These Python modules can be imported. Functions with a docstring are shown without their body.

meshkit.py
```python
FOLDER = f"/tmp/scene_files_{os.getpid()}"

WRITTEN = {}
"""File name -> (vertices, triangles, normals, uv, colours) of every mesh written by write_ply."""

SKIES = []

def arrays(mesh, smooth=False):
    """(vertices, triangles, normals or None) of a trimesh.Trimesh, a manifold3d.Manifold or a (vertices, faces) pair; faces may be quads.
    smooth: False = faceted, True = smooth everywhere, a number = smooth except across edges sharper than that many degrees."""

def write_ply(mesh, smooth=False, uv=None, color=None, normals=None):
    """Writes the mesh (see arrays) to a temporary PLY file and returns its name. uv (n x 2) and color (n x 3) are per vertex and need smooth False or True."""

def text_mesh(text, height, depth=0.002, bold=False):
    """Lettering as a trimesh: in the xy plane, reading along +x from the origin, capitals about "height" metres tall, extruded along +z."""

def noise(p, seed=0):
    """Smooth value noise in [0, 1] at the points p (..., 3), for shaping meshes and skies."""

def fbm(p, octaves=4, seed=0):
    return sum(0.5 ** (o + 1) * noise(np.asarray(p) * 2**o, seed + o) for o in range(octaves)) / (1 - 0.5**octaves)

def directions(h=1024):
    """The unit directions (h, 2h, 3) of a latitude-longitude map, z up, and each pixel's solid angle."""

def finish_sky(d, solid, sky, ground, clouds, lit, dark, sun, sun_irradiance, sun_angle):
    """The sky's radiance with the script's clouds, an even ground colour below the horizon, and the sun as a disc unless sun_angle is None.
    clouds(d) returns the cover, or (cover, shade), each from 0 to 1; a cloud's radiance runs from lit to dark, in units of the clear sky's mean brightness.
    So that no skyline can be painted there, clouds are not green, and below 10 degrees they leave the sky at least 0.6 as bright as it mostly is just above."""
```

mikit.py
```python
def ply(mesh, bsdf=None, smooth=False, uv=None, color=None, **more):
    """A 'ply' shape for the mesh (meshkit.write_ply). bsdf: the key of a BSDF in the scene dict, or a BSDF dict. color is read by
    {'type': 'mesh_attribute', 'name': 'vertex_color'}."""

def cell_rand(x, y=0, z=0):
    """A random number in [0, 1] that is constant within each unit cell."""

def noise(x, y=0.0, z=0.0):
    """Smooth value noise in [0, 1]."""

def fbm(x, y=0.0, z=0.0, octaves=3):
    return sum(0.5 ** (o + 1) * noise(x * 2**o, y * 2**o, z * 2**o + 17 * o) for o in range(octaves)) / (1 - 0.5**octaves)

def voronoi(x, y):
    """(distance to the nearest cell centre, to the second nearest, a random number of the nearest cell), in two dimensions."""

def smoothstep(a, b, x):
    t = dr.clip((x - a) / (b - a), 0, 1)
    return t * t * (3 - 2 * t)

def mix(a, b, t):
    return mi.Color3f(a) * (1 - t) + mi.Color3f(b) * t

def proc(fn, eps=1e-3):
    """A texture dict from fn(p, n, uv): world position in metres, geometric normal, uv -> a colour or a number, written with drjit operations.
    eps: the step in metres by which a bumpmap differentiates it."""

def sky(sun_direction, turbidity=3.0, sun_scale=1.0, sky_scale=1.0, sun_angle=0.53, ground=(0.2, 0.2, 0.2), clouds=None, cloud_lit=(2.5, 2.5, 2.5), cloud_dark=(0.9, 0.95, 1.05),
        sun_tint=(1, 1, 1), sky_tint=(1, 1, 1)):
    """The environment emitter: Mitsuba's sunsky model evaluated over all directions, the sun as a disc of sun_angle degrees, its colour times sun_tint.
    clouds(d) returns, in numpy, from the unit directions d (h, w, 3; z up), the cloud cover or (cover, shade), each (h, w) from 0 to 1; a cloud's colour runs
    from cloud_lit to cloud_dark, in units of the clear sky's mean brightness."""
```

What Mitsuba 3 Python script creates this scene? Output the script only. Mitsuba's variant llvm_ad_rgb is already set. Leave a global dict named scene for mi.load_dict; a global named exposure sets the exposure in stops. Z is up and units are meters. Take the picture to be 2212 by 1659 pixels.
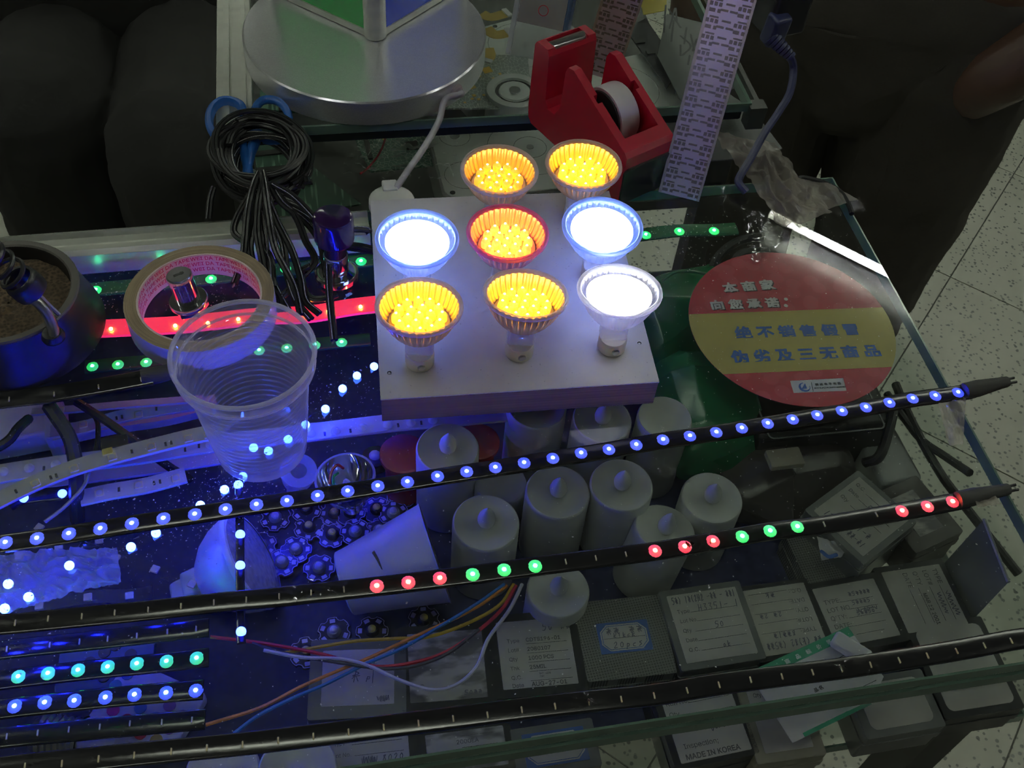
import math, random
import numpy as np, trimesh, mitsuba as mi, drjit as dr, mikit, meshkit
import manifold3d as m3
from shapely.geometry import Polygon, LineString, Point
from shapely import affinity, union_all
from mikit import noise, fbm, voronoi, smoothstep, mix, cell_rand

scene, labels = {}, {}
rng = np.random.default_rng(7)
W, HP = 2212, 1659
H = 1.10                     # height of the counter's glass top above the floor; all meshes below are built with z = 0 there
# ---------------------------------------------------------------- camera
FOC, PITCH, ROLL, CAMH, YAW = 2291.36, math.radians(50.73), math.radians(5.6486), .5009, math.radians(14.55)
_f = np.array([0, math.cos(PITCH), -math.sin(PITCH)]); _r = np.array([1., 0, 0]); _u = np.cross(_r, _f)
_r, _u = math.cos(ROLL)*_r + math.sin(ROLL)*_u, -math.sin(ROLL)*_r + math.cos(ROLL)*_u
_R = np.array([[math.cos(-YAW), -math.sin(-YAW), 0], [math.sin(-YAW), math.cos(-YAW), 0], [0, 0, 1]])
FW, RT, UPV = _R @ _f, _R @ _r, _R @ _u
CAM = np.array([0, 0, CAMH])
T4 = mi.ScalarTransform4f
scene['camera'] = {'type': 'perspective', 'fov': 2*math.degrees(math.atan(W/2/FOC)), 'fov_axis': 'x', 'near_clip': .02, 'far_clip': 60.,
    'to_world': T4().look_at(origin=[0, 0, CAMH+H], target=(CAM+FW+[0, 0, H]).tolist(), up=UPV.tolist())}
# ---------------------------------------------------------------- light and exposure
exposure = 0.0
TUBE_L = np.array([.93, 1.0, .84]) * 44          # fluorescent tubes of the ceiling
LED_B, LED_G, LED_R = np.array([1.6, 4.5, 480.]), np.array([1.6, 170., 26.]), np.array([320., 24., 8.])
TUBE_W, LED_W = 2.0, 1.0                        # how often the renderer samples each kind of lamp
# outlines of the Chinese characters: per piece a list of rings of x, y numbers
GLYPHS = {
    '本': [[[10,78,10,76,16,72,23,64,32,50,12,49,11,48,12,41,39,40,40,26,40,26,48,26,48,26,49,40,76,40,77,41,77,48,76,49,56,50,61,59,67,66,73,72,78,75,78,77,73,83,71,82,65,78,64,81,49,81,48,86,40,86,39,81,24,81,22,78,17,82,14,83],[49,56,48,56,48,72,59,72],[39,55,29,72,40,72]]],
    '商': [[[11,40,12,33,39,33,38,27,44,25,47,26,50,33,76,33,77,40,76,41,63,41,59,48,72,48,73,50,73,86,53,86,54,86,65,85,65,70,61,71,59,69,59,84,58,85,37,85,36,86,30,86,29,86,29,71,26,71,24,69,24,86,15,86,15,49,16,48,29,47,26,41,12,41],[57,56,64,62,65,62,64,56],[42,59,36,66,54,65,47,59,47,56,42,56],[37,41,39,48,49,48,52,42],[37,73,37,77,51,77,50,73],[24,62,25,63,28,61,33,56,24,56]]],
    '家': [[[11,85,12,83,27,78,43,68,42,67,26,75,18,78,15,77,13,73,13,71,28,66,38,61,38,59,37,59,18,66,15,65,13,61,14,59,25,55,31,52,23,52,21,50,14,50,13,49,13,33,14,32,37,32,37,27,45,25,49,32,75,32,76,49,74,50,68,50,66,49,66,52,70,55,70,57,60,66,64,72,69,78,78,84,78,86,76,86,67,86,66,86,58,79,53,71,53,81,51,86,31,86,31,85,24,86,14,86],[22,44,65,44,66,44,66,40,22,40],[45,54,50,62,62,52,47,52],[44,78,32,85,34,86,42,85,44,82]]],
    '向': [[[14,39,15,38,34,38,39,26,45,26,48,27,44,38,73,38,74,39,74,86,53,86,52,86,53,85,66,85,65,47,23,47,23,86,14,86]],[[29,84,29,53,29,52,59,52,59,53,59,78,59,79,37,79,37,83,36,84,29,84],[37,70,51,71,51,61,37,61]]],
    '您': [[[10,49,10,47,19,38,27,26,33,26,35,28,29,39,29,44,36,35,41,26,48,27,48,28,48,32,73,32,76,33,77,34,76,38,72,47,69,48,73,55,76,62,71,65,69,65,64,55,59,50,59,66,55,69,48,69,54,77,53,80,47,83,36,69,37,66,42,64,43,61,51,60,50,40,43,40,35,50,33,50,29,46,29,68,28,70,34,71,35,84,56,84,57,83,59,76,64,78,61,73,61,72,66,69,69,69,75,80,77,86,76,86,68,86,66,83,64,86,26,86,25,77,20,86,11,86,11,86,18,70,19,70,25,72,26,70,20,69,20,50,14,54],[59,48,63,46,65,40,59,40]],[[40,46,42,45,47,46,48,49,40,62,38,65,36,65,31,60,37,52]]],
    '承': [[[10,83,10,81,18,71,25,53,24,52,13,52,12,51,12,45,13,44,31,44,34,46,35,49,40,49,40,43,50,37,22,37,21,36,21,29,22,29,64,29,68,31,68,33,59,41,62,42,62,43,64,51,70,44,73,44,77,48,76,51,66,61,71,71,79,80,74,86,72,86,68,83,62,73,60,79,49,79,48,86,29,86,28,85,29,84,40,85,40,79,28,79,27,74,17,86,15,86],[49,68,49,70,61,70,59,65,58,67],[56,57,49,57,49,59,57,59],[49,48,49,49,54,49,55,46,54,45],[28,70,40,70,40,68,31,67,30,66],[33,57,32,59,40,59,40,57]]],
    '诺': [[[10,55,11,48,28,48,29,74,37,66,41,60,31,60,30,59,30,52,31,51,45,51,46,48,41,47,41,41,31,41,28,44,26,45,14,33,14,31,18,28,20,27,30,37,32,33,41,33,41,26,42,26,49,26,50,26,50,33,58,33,59,26,66,26,67,26,67,33,77,33,77,34,77,41,68,41,67,47,66,48,59,48,58,41,50,41,50,43,55,45,54,51,77,51,78,52,78,59,77,60,51,60,48,65,73,66,74,67,74,86,39,86,39,77,36,79,36,81,34,83,26,86,16,86,16,86,19,83,20,80,20,57,11,56],[48,82,65,83,65,74,48,74],[30,76,28,75,28,77]]],
    '绝': [[[9,52,16,43,25,25,31,27,32,30,23,48,27,48,32,40,37,43,43,35,48,25,55,26,55,29,53,32,65,32,70,36,70,37,65,45,74,46,74,70,73,71,47,71,47,84,48,84,68,84,70,81,70,77,72,75,78,78,76,86,39,86,38,84,18,86,11,86,10,84,11,81,38,76,38,70,20,73,14,76,12,75,10,69,20,58,12,59],[60,63,66,63,65,54,60,54],[47,45,55,45,57,41,49,41],[47,63,52,63,52,54,47,54],[34,52,26,64,28,64,38,62,38,54]]],
    '不': [[[10,70,11,67,22,61,30,54,41,40,41,39,13,39,12,38,12,31,13,30,75,30,76,31,76,38,75,39,53,39,48,46,48,49,53,48,72,62,78,67,78,69,73,74,71,74,62,65,49,56,48,86,39,86,39,58,26,70,16,75,14,75]]],
    '销': [[[12,50,10,44,16,36,20,26,21,26,27,27,28,29,26,34,38,34,38,31,39,30,42,28,45,28,53,41,53,26,54,26,61,26,62,26,62,42,70,28,72,27,77,30,77,33,70,45,76,47,75,86,58,86,58,85,67,85,67,79,47,79,47,86,39,86,38,84,31,86,18,86,18,86,22,82,22,69,12,69,11,68,11,62,12,61,21,61,22,55,15,55,14,51],[47,58,48,59,67,59,67,54,47,54],[48,66,47,71,67,70,67,66],[65,46,62,44,62,46],[53,43,50,46,53,46],[19,46,37,46,38,48,40,46,44,46,44,44,40,37,39,42,22,42],[30,79,36,76,39,77,39,69,30,69],[39,54,30,55,30,61,39,61]]],
    '售': [[[9,49,10,47,20,36,26,26,33,28,32,33,42,33,40,28,48,26,52,33,72,33,73,40,71,41,51,41,52,42,68,42,69,43,69,49,52,50,51,51,69,51,69,57,68,58,52,58,51,59,73,60,74,61,73,67,28,68,29,69,69,69,70,70,70,86,19,86,19,51,16,54,14,54],[29,77,29,83,61,83,61,77],[29,58,29,60,43,59,42,58],[29,50,29,51,43,51,42,50],[29,41,29,42,43,42,42,41]]],
    '假': [[[10,58,10,55,17,42,22,26,29,27,31,29,74,29,75,29,75,53,74,54,38,54,37,58,49,59,50,56,72,56,75,57,76,60,74,66,68,80,72,84,78,86,79,86,65,86,62,86,59,86,44,86,44,86,50,84,57,79,51,65,50,66,38,66,37,71,50,72,51,73,51,79,38,80,37,86,29,86,29,37,26,44,26,86,17,86,17,62,15,64,13,63],[52,46,66,46,66,37,52,37],[60,64,62,71,63,72,66,64],[37,46,44,46,44,37,37,37]]],
    '冒': [[[15,55,15,30,16,29,71,29,72,30,72,55,67,57,68,86,21,86,21,57],[25,53,24,56,64,55,63,53,62,54,26,54],[24,48,26,47,62,47,63,48,63,44,26,45,25,44],[61,37,63,38,63,37],[29,73,59,74,59,73,29,73],[29,65,59,65,59,64,29,63],[29,81,29,83,59,83,59,81],[24,38,26,37,26,37,24,37]]],
    '伪': [[[9,56,9,55,14,49,21,38,27,26,34,27,35,30,38,30,45,39,46,27,48,26,53,26,55,28,54,44,75,44,76,45,75,70,73,86,72,86,51,86,50,86,51,84,63,85,65,77,65,73,60,76,58,76,55,70,51,66,46,79,39,86,19,86,19,58,15,62,13,62],[53,58,56,58,65,69,66,53,54,53],[28,85,29,85,37,75,42,64,44,54,44,53,31,53,29,52,29,45,30,44,37,44,32,36,28,44]]],
    '劣': [[[10,86,11,86,17,85,27,81,32,76,35,73,34,72,16,72,15,71,15,64,16,63,14,62,11,56,11,55,27,53,39,50,39,26,40,26,47,26,48,27,48,46,58,39,54,34,54,32,59,29,63,31,77,44,76,48,72,50,70,50,65,44,56,51,47,56,47,63,71,63,72,64,71,78,69,86,47,86,46,86,47,84,60,85,62,79,62,72,45,72,39,82,31,86],[21,62,21,63,37,63,38,59]],[[12,48,13,46,21,38,26,29,34,31,35,33,31,39,20,51,18,52]]],
    '及': [[[10,86,17,78,22,69,26,52,26,39,14,38,14,30,59,29,60,33,57,46,70,46,74,48,73,55,71,62,64,73,60,78,68,82,78,85,78,86,59,86,52,84,46,86,27,86,27,86,37,83,45,78,33,62,30,73,22,86,21,86,10,86],[35,38,38,51,42,60,49,68,53,72,59,65,63,55,46,55,49,38]]],
    '三': [[[12,86,11,81,13,80,75,80,76,81,76,86]],[[16,40,16,33,17,33,72,33,73,34,73,40,71,41,17,41]],[[20,63,20,56,21,55,66,55,67,56,67,63,66,64,21,64]]],
    '无': [[[10,86,11,86,16,84,23,80,29,74,36,60,11,60,11,59,11,52,12,51,37,51,38,49,38,39,16,39,15,38,15,32,16,30,73,30,73,31,73,38,73,39,47,39,46,51,76,51,77,52,77,59,77,60,52,60,52,83,68,84,69,81,70,73,73,73,78,76,77,84,76,86,44,86,43,86,43,68,37,78,26,86]]],
    '品': [[[46,86,46,60,75,60,76,61,76,86],[54,81,67,81,67,68,54,68]],[[23,29,24,29,64,29,65,29,65,55,64,56,24,55],[32,37,32,47,56,47,56,37]],[[13,61,14,60,41,60,41,86,13,86],[22,81,32,81,32,68,22,68]]],
    '标': [[[9,73,9,70,13,65,19,50,19,49,11,49,11,48,11,41,11,40,21,40,21,27,22,26,29,26,30,26,30,40,38,40,39,41,39,48,77,48,78,49,78,55,77,56,61,57,60,86,43,86,43,86,44,85,52,85,52,57,37,56,37,49,31,49,40,60,40,62,35,67,33,67,31,63,30,62,30,86,21,86,21,68,14,78,12,77]],[[62,65,62,62,66,61,70,62,77,79,77,85,73,86,70,86,67,76]],[[40,32,41,31,73,31,74,32,74,39,40,39]],[[33,83,38,74,42,62,44,61,49,62,50,64,48,72,41,86,38,86]]],
    '价': [[[10,56,10,55,20,41,26,26,34,28,33,34,28,44,28,51,35,47,41,40,47,31,49,26,52,26,57,26,58,27,57,32,60,36,67,44,79,52,79,54,74,59,67,55,67,86,58,86,58,54,64,53,53,40,41,53,47,54,47,71,44,81,40,86,19,86,19,60,15,62,14,62],[28,86,29,86,33,83,36,76,38,70,38,55,31,60,28,59]]],
    '签': [[[10,62,11,59,21,55,31,49,28,48,24,40,16,50,10,46,10,44,16,36,21,25,28,26,29,27,28,32,43,32,45,33,48,26,50,25,56,27,55,32,76,32,77,33,77,39,76,40,65,40,68,45,68,47,66,48,60,49,55,40,50,40,49,41,50,43,50,45,58,51,68,55,78,58,78,61,75,65,72,66,60,61,59,64,45,65,51,78,51,81,46,83,45,84,50,84,51,83,61,64,63,64,68,66,69,68,61,84,75,84,76,86,11,86,12,84,27,84,24,76,19,70,20,67,25,65,27,66,35,80,35,82,32,84,44,84,37,68,38,64,29,64,27,61,14,66],[44,51,37,56,51,56],[35,40,36,46,40,43,38,40]]],
    '赛': [[[10,71,10,68,17,66,22,63,11,62,11,55,29,55,29,54,20,54,19,48,21,47,18,45,12,44,12,31,39,30,39,27,46,25,50,30,75,30,76,31,76,44,75,45,70,45,68,46,69,53,68,54,59,54,59,55,76,55,77,56,77,62,76,62,67,63,78,67,79,70,74,75,66,72,66,83,76,86,77,86,56,86,44,84,39,86,11,86,13,86,23,85,22,84,22,73,13,75],[59,38,59,40,68,39,67,38],[49,72,48,78,57,80,57,72],[36,62,35,64,55,64,53,62],[38,38,38,40,51,39,50,38],[38,55,50,55,51,55,50,54,38,54],[31,82,35,81,38,78,40,72,31,72],[20,39,29,40,29,39,21,38]]],
    '格': [[[9,76,9,73,16,62,20,51,19,49,11,49,11,48,11,42,11,41,21,41,22,26,29,26,30,41,39,41,44,35,49,26,56,27,57,29,55,33,69,33,73,35,72,40,69,46,63,55,67,58,79,63,79,66,77,69,75,71,73,71,73,86,40,86,40,72,35,72,31,67,30,64,30,86,21,86,21,71,16,79,14,81,12,80],[48,82,64,83,64,73,48,73],[51,41,56,49,62,42],[56,61,53,65,61,64],[30,49,39,62,50,55,45,48,40,54,37,54,32,49]]],
    '电': [[[16,78,16,36,38,36,39,26,47,26,48,27,48,36,70,36,71,37,71,72,78,76,77,84,76,86,40,86,38,75,25,75,25,78,23,80,18,80],[48,83,49,84,67,84,69,82,70,76,48,75],[48,66,62,66,62,60,48,59],[48,51,62,51,62,45,48,44],[25,66,38,66,39,60,25,59],[25,51,38,51,39,45,25,44]]],
    '子': [[[11,65,11,59,11,57,39,57,40,48,53,40,19,39,18,38,18,32,18,30,67,30,72,33,72,36,66,41,49,52,49,57,77,57,77,58,77,66,49,66,48,86,26,86,26,85,40,85,39,66,11,66]]],
    '市': [[[11,43,11,37,12,36,39,36,36,28,41,25,45,26,50,36,77,36,77,44,77,44,48,45,49,51,71,51,71,80,70,82,66,85,53,86,52,85,51,80,51,77,62,77,62,60,49,59,48,86,39,86,39,60,27,59,26,84,26,86,18,86,18,51,19,51,39,51,39,45,11,44]]],
    '场': [[[10,79,10,76,19,73,19,52,11,51,11,50,11,44,11,43,19,42,19,27,20,26,27,26,28,27,28,42,35,43,36,49,42,46,52,38,34,37,33,37,33,30,34,29,66,29,70,33,70,34,67,37,54,48,76,48,77,49,75,77,72,86,54,86,54,86,55,85,63,85,64,84,66,73,68,58,67,57,66,58,59,75,48,86,34,86,41,83,49,74,55,64,57,57,55,57,52,64,47,72,38,79,34,77,14,85,11,84],[28,69,34,68,35,70,37,69,42,64,46,57,37,58,33,51,28,51]]],
    '名': [[[11,68,11,66,19,64,34,58,32,55,26,51,25,49,18,53,16,53,12,48,12,46,27,36,36,26,45,27,45,29,43,33,65,32,70,35,69,40,63,48,48,60,70,61,70,86,25,86,25,71,14,74],[34,69,34,82,62,82,61,69],[32,44,32,45,43,53,52,47,56,41,35,41]]],
}
# ---------------------------------------------------------------- helpers
def U(x, y, z=0.):
    """The point of the place that lies z above the glass top and shows at that pixel of the photograph."""
    d = (x-W/2)/FOC*RT - (y-HP/2)/FOC*UPV + FW
    return CAM + (z-CAM[2])/d[2]*d
def UY(x, y, Y):
    d = (x-W/2)/FOC*RT - (y-HP/2)/FOC*UPV + FW
    return CAM + (Y-CAM[1])/d[1]*d
def PX(p):
    d = np.asarray(p, float)-CAM; z = d @ FW
    return W/2+FOC*(d @ RT)/z, HP/2-FOC*(d @ UPV)/z
def V(*a): return np.array(a, float)
def numbered(k, d):
    if k not in d: return k
    i = 1
    while f'{k}_{i:03d}' in d: i += 1
    return f'{k}_{i:03d}'
_names = {}
def thing(name, label, cat, group=None):
    k = numbered(name, labels); labels[k] = {'label': label, 'category': cat}
    if group: labels[k]['group'] = group
    return k
def bs(m): return {'type': 'ref', 'id': m}
def put(key, mesh, m, smooth=False, emit=None, w=LED_W, color=None, uv=None):
    if isinstance(mesh, dict): d = dict(mesh)
    else:
        v, f, n = meshkit.arrays(mesh) ; v = v + [0, 0, H]
        d = mikit.ply((v, f), None, smooth=smooth, color=color, uv=uv)
    d['bsdf'] = bs(m)
    if emit is not None: d['emitter'] = {'type': 'area', 'radiance': {'type': 'rgb', 'value': [float(x) for x in emit]}, 'sampling_weight': float(w)}
    scene[key] = d
    return key
def part(t, name, mesh, m, smooth=False, label=None, **k):
    key = numbered(f'{t}__{name}', scene)
    put(key, mesh, m, smooth, **k)
    if label: labels.setdefault(key, {})['label'] = label
    return key
def single(name, label, cat, mesh, m, smooth=False, group=None, **k):
    t = thing(name, label, cat, group); put(t, mesh, m, smooth, **k); return t
def struct(name, mesh, m, smooth=False, label=None, **k):
    put(name, mesh, m, smooth, **k); labels[name] = {'kind': 'structure'}
    if label: labels[name]['label'] = label
    return name
def placed(d, mat):                       # the same ply dict at another place
    m = np.array(mat, float).copy(); m[2, 3] += H
    return {**d, 'to_world': T4(m.tolist())}
def shared(mesh, smooth=False): return mikit.ply(mesh if not hasattr(mesh, 'vertices') else (np.array(mesh.vertices), np.array(mesh.faces)), None, smooth=smooth)
def cat(*a):
    a = a[0] if len(a) == 1 and isinstance(a[0], (list, tuple)) else a
    return trimesh.util.concatenate([x for x in a if x is not None])
def frame(o, x, z=(0, 0, 1)):
    x = np.array(x, float); x /= np.linalg.norm(x); z = np.array(z, float)
    z = z - x*(z @ x); z /= np.linalg.norm(z); y = np.cross(z, x)
    m = np.eye(4); m[:3, 0], m[:3, 1], m[:3, 2], m[:3, 3] = x, y, z, o
    return m
def mv(mesh, m):
    a = mesh.copy(); a.apply_transform(m); return a
def zaxis(o, z, x=(1, 0, 0)):
    z = np.array(z, float); z /= np.linalg.norm(z); x = np.array(x, float); x = x - z*(x @ z); x /= np.linalg.norm(x)
    m = np.eye(4); m[:3, 0], m[:3, 1], m[:3, 2], m[:3, 3] = x, np.cross(z, x), z, o
    return m
def box(x0, x1, y0, y1, z0, z1):
    b = trimesh.creation.box((x1-x0, y1-y0, z1-z0)); b.apply_translation(((x0+x1)/2, (y0+y1)/2, (z0+z1)/2)); return b
def prism(poly, z0, z1, ch=0.):
    """Extruded outline; with ch its upper rim is bevelled."""
    p = poly if isinstance(poly, Polygon) else Polygon(poly)
    if not ch:
        g = trimesh.creation.extrude_polygon(p, z1-z0, engine='earcut'); g.apply_translation((0, 0, z0)); return g
    out = []
    cs = m3.CrossSection([np.array(r.coords)[:-1] for r in [p.exterior, *p.interiors]], m3.FillRule.EvenOdd)
    lo = cs.extrude(z1-z0-ch).translate((0, 0, z0))
    hi = cs.offset(-ch, m3.JoinType.Miter)
    body = lo
    n = 3
    for i in range(n):
        a0, a1 = i/n*math.pi/2, (i+1)/n*math.pi/2
        c = cs.offset(-ch*(1-math.cos((a0+a1)/2)), m3.JoinType.Miter)
        body = body + c.extrude(ch*(math.sin(a1)-math.sin(a0))+1e-6).translate((0, 0, z1-ch+ch*math.sin(a0)-1e-6))
    m = body.to_mesh(); return trimesh.Trimesh(m.vert_properties[:, :3], m.tri_verts, process=False)
def rrect(w, h, r, n=5):
    p = Polygon([(-w/2+r, -h/2+r), (w/2-r, -h/2+r), (w/2-r, h/2-r), (-w/2+r, h/2-r)])
    return p.buffer(r, quad_segs=n)
def lathe(prof, n=48):
    p = np.array(prof, float); a = np.arange(n)*2*math.pi/n
    v = np.stack([p[:, 0, None]*np.cos(a), p[:, 0, None]*np.sin(a), np.repeat(p[:, 1, None], n, 1)], -1).reshape(-1, 3)
    f = []
    for i in range(len(p)-1):
        for j in range(n):
            k = (j+1) % n; q = (i*n+j, i*n+k, (i+1)*n+k, (i+1)*n+j); f += [q[:3], (q[0], q[2], q[3])]
    m = trimesh.Trimesh(v, f, process=False)
    m.update_faces(m.nondegenerate_faces()); return m
def spline(pts, n=8):
    p = np.array(pts, float)
    if len(p) < 3: return p
    q = np.vstack([2*p[0]-p[1], p, 2*p[-1]-p[-2]]); out = []
    for i in range(1, len(q)-2):
        for t in np.arange(n)/n:
            out.append(.5*((2*q[i])+(q[i+1]-q[i-1])*t+(2*q[i-1]-5*q[i]+4*q[i+1]-q[i+2])*t*t+(3*q[i]-q[i-1]-3*q[i+1]+q[i+2])*t**3))
    return np.array(out+[p[-1]])
def frames(p):
    t = np.gradient(p, axis=0); t /= np.linalg.norm(t, axis=1, keepdims=True)+1e-12
    ref = np.array([0, 0, 1.]) if abs(t[0, 2]) < .9 else np.array([1., 0, 0])
    a = np.cross(ref, t[0]); a /= np.linalg.norm(a); A = [a]
    for i in range(1, len(p)):
        a = A[-1]-t[i]*(A[-1] @ t[i]); A.append(a/np.linalg.norm(a))
    A = np.array(A); return t, A, np.cross(t, A)
def tube(pts, r, n=8, cap=True, sm=0):
    p = spline(pts, sm) if sm else np.array(pts, float)
    t, a, b = frames(p); r = np.broadcast_to(r, (len(p),)); g = np.arange(n)*2*math.pi/n
    v = (p[:, None]+r[:, None, None]*(np.cos(g)[None, :, None]*a[:, None]+np.sin(g)[None, :, None]*b[:, None])).reshape(-1, 3)
    f = []
    for i in range(len(p)-1):
        for j in range(n):
            k = (j+1) % n; f += [(i*n+j, i*n+k, (i+1)*n+k), (i*n+j, (i+1)*n+k, (i+1)*n+j)]
    if cap:
        L = len(v); v = np.vstack([v, p[0], p[-1]]); e = (len(p)-1)*n
        for j in range(n): f += [(L, (j+1) % n, j), (L+1, e+j, e+(j+1) % n)]
    return trimesh.Trimesh(v, f, process=False)
def ribbon(p, sec, up=(0, 0, 1), cap=True):
    """Sweeps an outline sec (side, up) along the points p, its up kept towards up."""
    p = np.array(p, float); t = np.gradient(p, axis=0); t /= np.linalg.norm(t, axis=1, keepdims=True)
    s = np.cross(t, np.array(up, float)); s /= np.linalg.norm(s, axis=1, keepdims=True); u = np.cross(s, t)
    sec = np.array(sec, float); n = len(sec)
    v = (p[:, None]+sec[None, :, :1]*s[:, None]+sec[None, :, 1:]*u[:, None]).reshape(-1, 3); f = []
    for i in range(len(p)-1):
        for j in range(n):
            k = (j+1) % n; f += [(i*n+j, (i+1)*n+k, i*n+k), (i*n+j, (i+1)*n+j, (i+1)*n+k)]
    if cap:
        e = (len(p)-1)*n
        for j in range(1, n-1): f += [(0, j, j+1), (e, e+j+1, e+j)]
    m = trimesh.Trimesh(v, f, process=False); return m
def sheet(c, nu, nv, fn=None):
    """A grid over the corners c (four points, in turn); fn(u, v, points) shifts it."""
    u, v = np.meshgrid(np.linspace(0, 1, nu), np.linspace(0, 1, nv)); u, v = u.ravel()[:, None], v.ravel()[:, None]
    c = np.array(c, float); p = (1-u)*(1-v)*c[0]+u*(1-v)*c[1]+u*v*c[2]+(1-u)*v*c[3]
    if fn: p = p + fn(u[:, 0], v[:, 0], p)
    i, j = np.meshgrid(np.arange(nu-1), np.arange(nv-1)); k = (j*nu+i).ravel()
    f = np.vstack([np.stack([k, k+1, k+nu+1], 1), np.stack([k, k+nu+1, k+nu], 1)])
    return trimesh.Trimesh(p, f, process=False)
def mani(m): 
    q = m.to_mesh(); return trimesh.Trimesh(np.array(q.vert_properties[:, :3]), np.array(q.tri_verts), process=False)
def rbox(w, d, h, r, n=10):
    s = m3.Manifold.sphere(r, n)
    return mani(m3.Manifold.batch_hull([s.translate((a*(w/2-r), b*(d/2-r), c*(h/2-r))) for a in (-1, 1) for b in (-1, 1) for c in (-1, 1)]))
def chain(joints, n=14):
    out = m3.Manifold()
    for (p, r), (q, s) in zip(joints[:-1], joints[1:]):
        out = out + m3.Manifold.batch_hull([m3.Manifold.sphere(r, n).translate(tuple(map(float, p))), m3.Manifold.sphere(s, n).translate(tuple(map(float, q)))])
    return out
def soft(m, step, it=10):
    t = mani(m.refine_to_length(step)); t.merge_vertices(); trimesh.smoothing.filter_taubin(t, iterations=it); return t
_tx = {}
def text2d(s, h, bold=False):
    if (s, bold) not in _tx: _tx[s, bold] = meshkit.text_mesh(s, 1.0, depth=.02, bold=bold)
    g = _tx[s, bold].copy(); g.apply_scale((h, h, .0001/.02)); return g
def glyph2d(s, h, pitch=1.12, italic=0.):
    """Chinese lettering: flat meshes in the xy plane reading along +x; h is the side of a character."""
    out = []
    for i, ch in enumerate(s):
        for g in GLYPHS[ch]:
            rings = [[(a/80*h, (86-b)/80*h) for a, b in zip(c[::2], c[1::2])] for c in g]
            p = Polygon(rings[0], rings[1:]).buffer(h*.012)
            for pp in getattr(p, 'geoms', [p]):
                if pp.area > 0: out.append(mv(prism(pp, 0, .0001), np.array([[1, italic, 0, i*h*pitch], [0, 1, 0, 0], [0, 0, 1, 0], [0, 0, 0, 1.]])))
    return cat(out)
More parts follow.
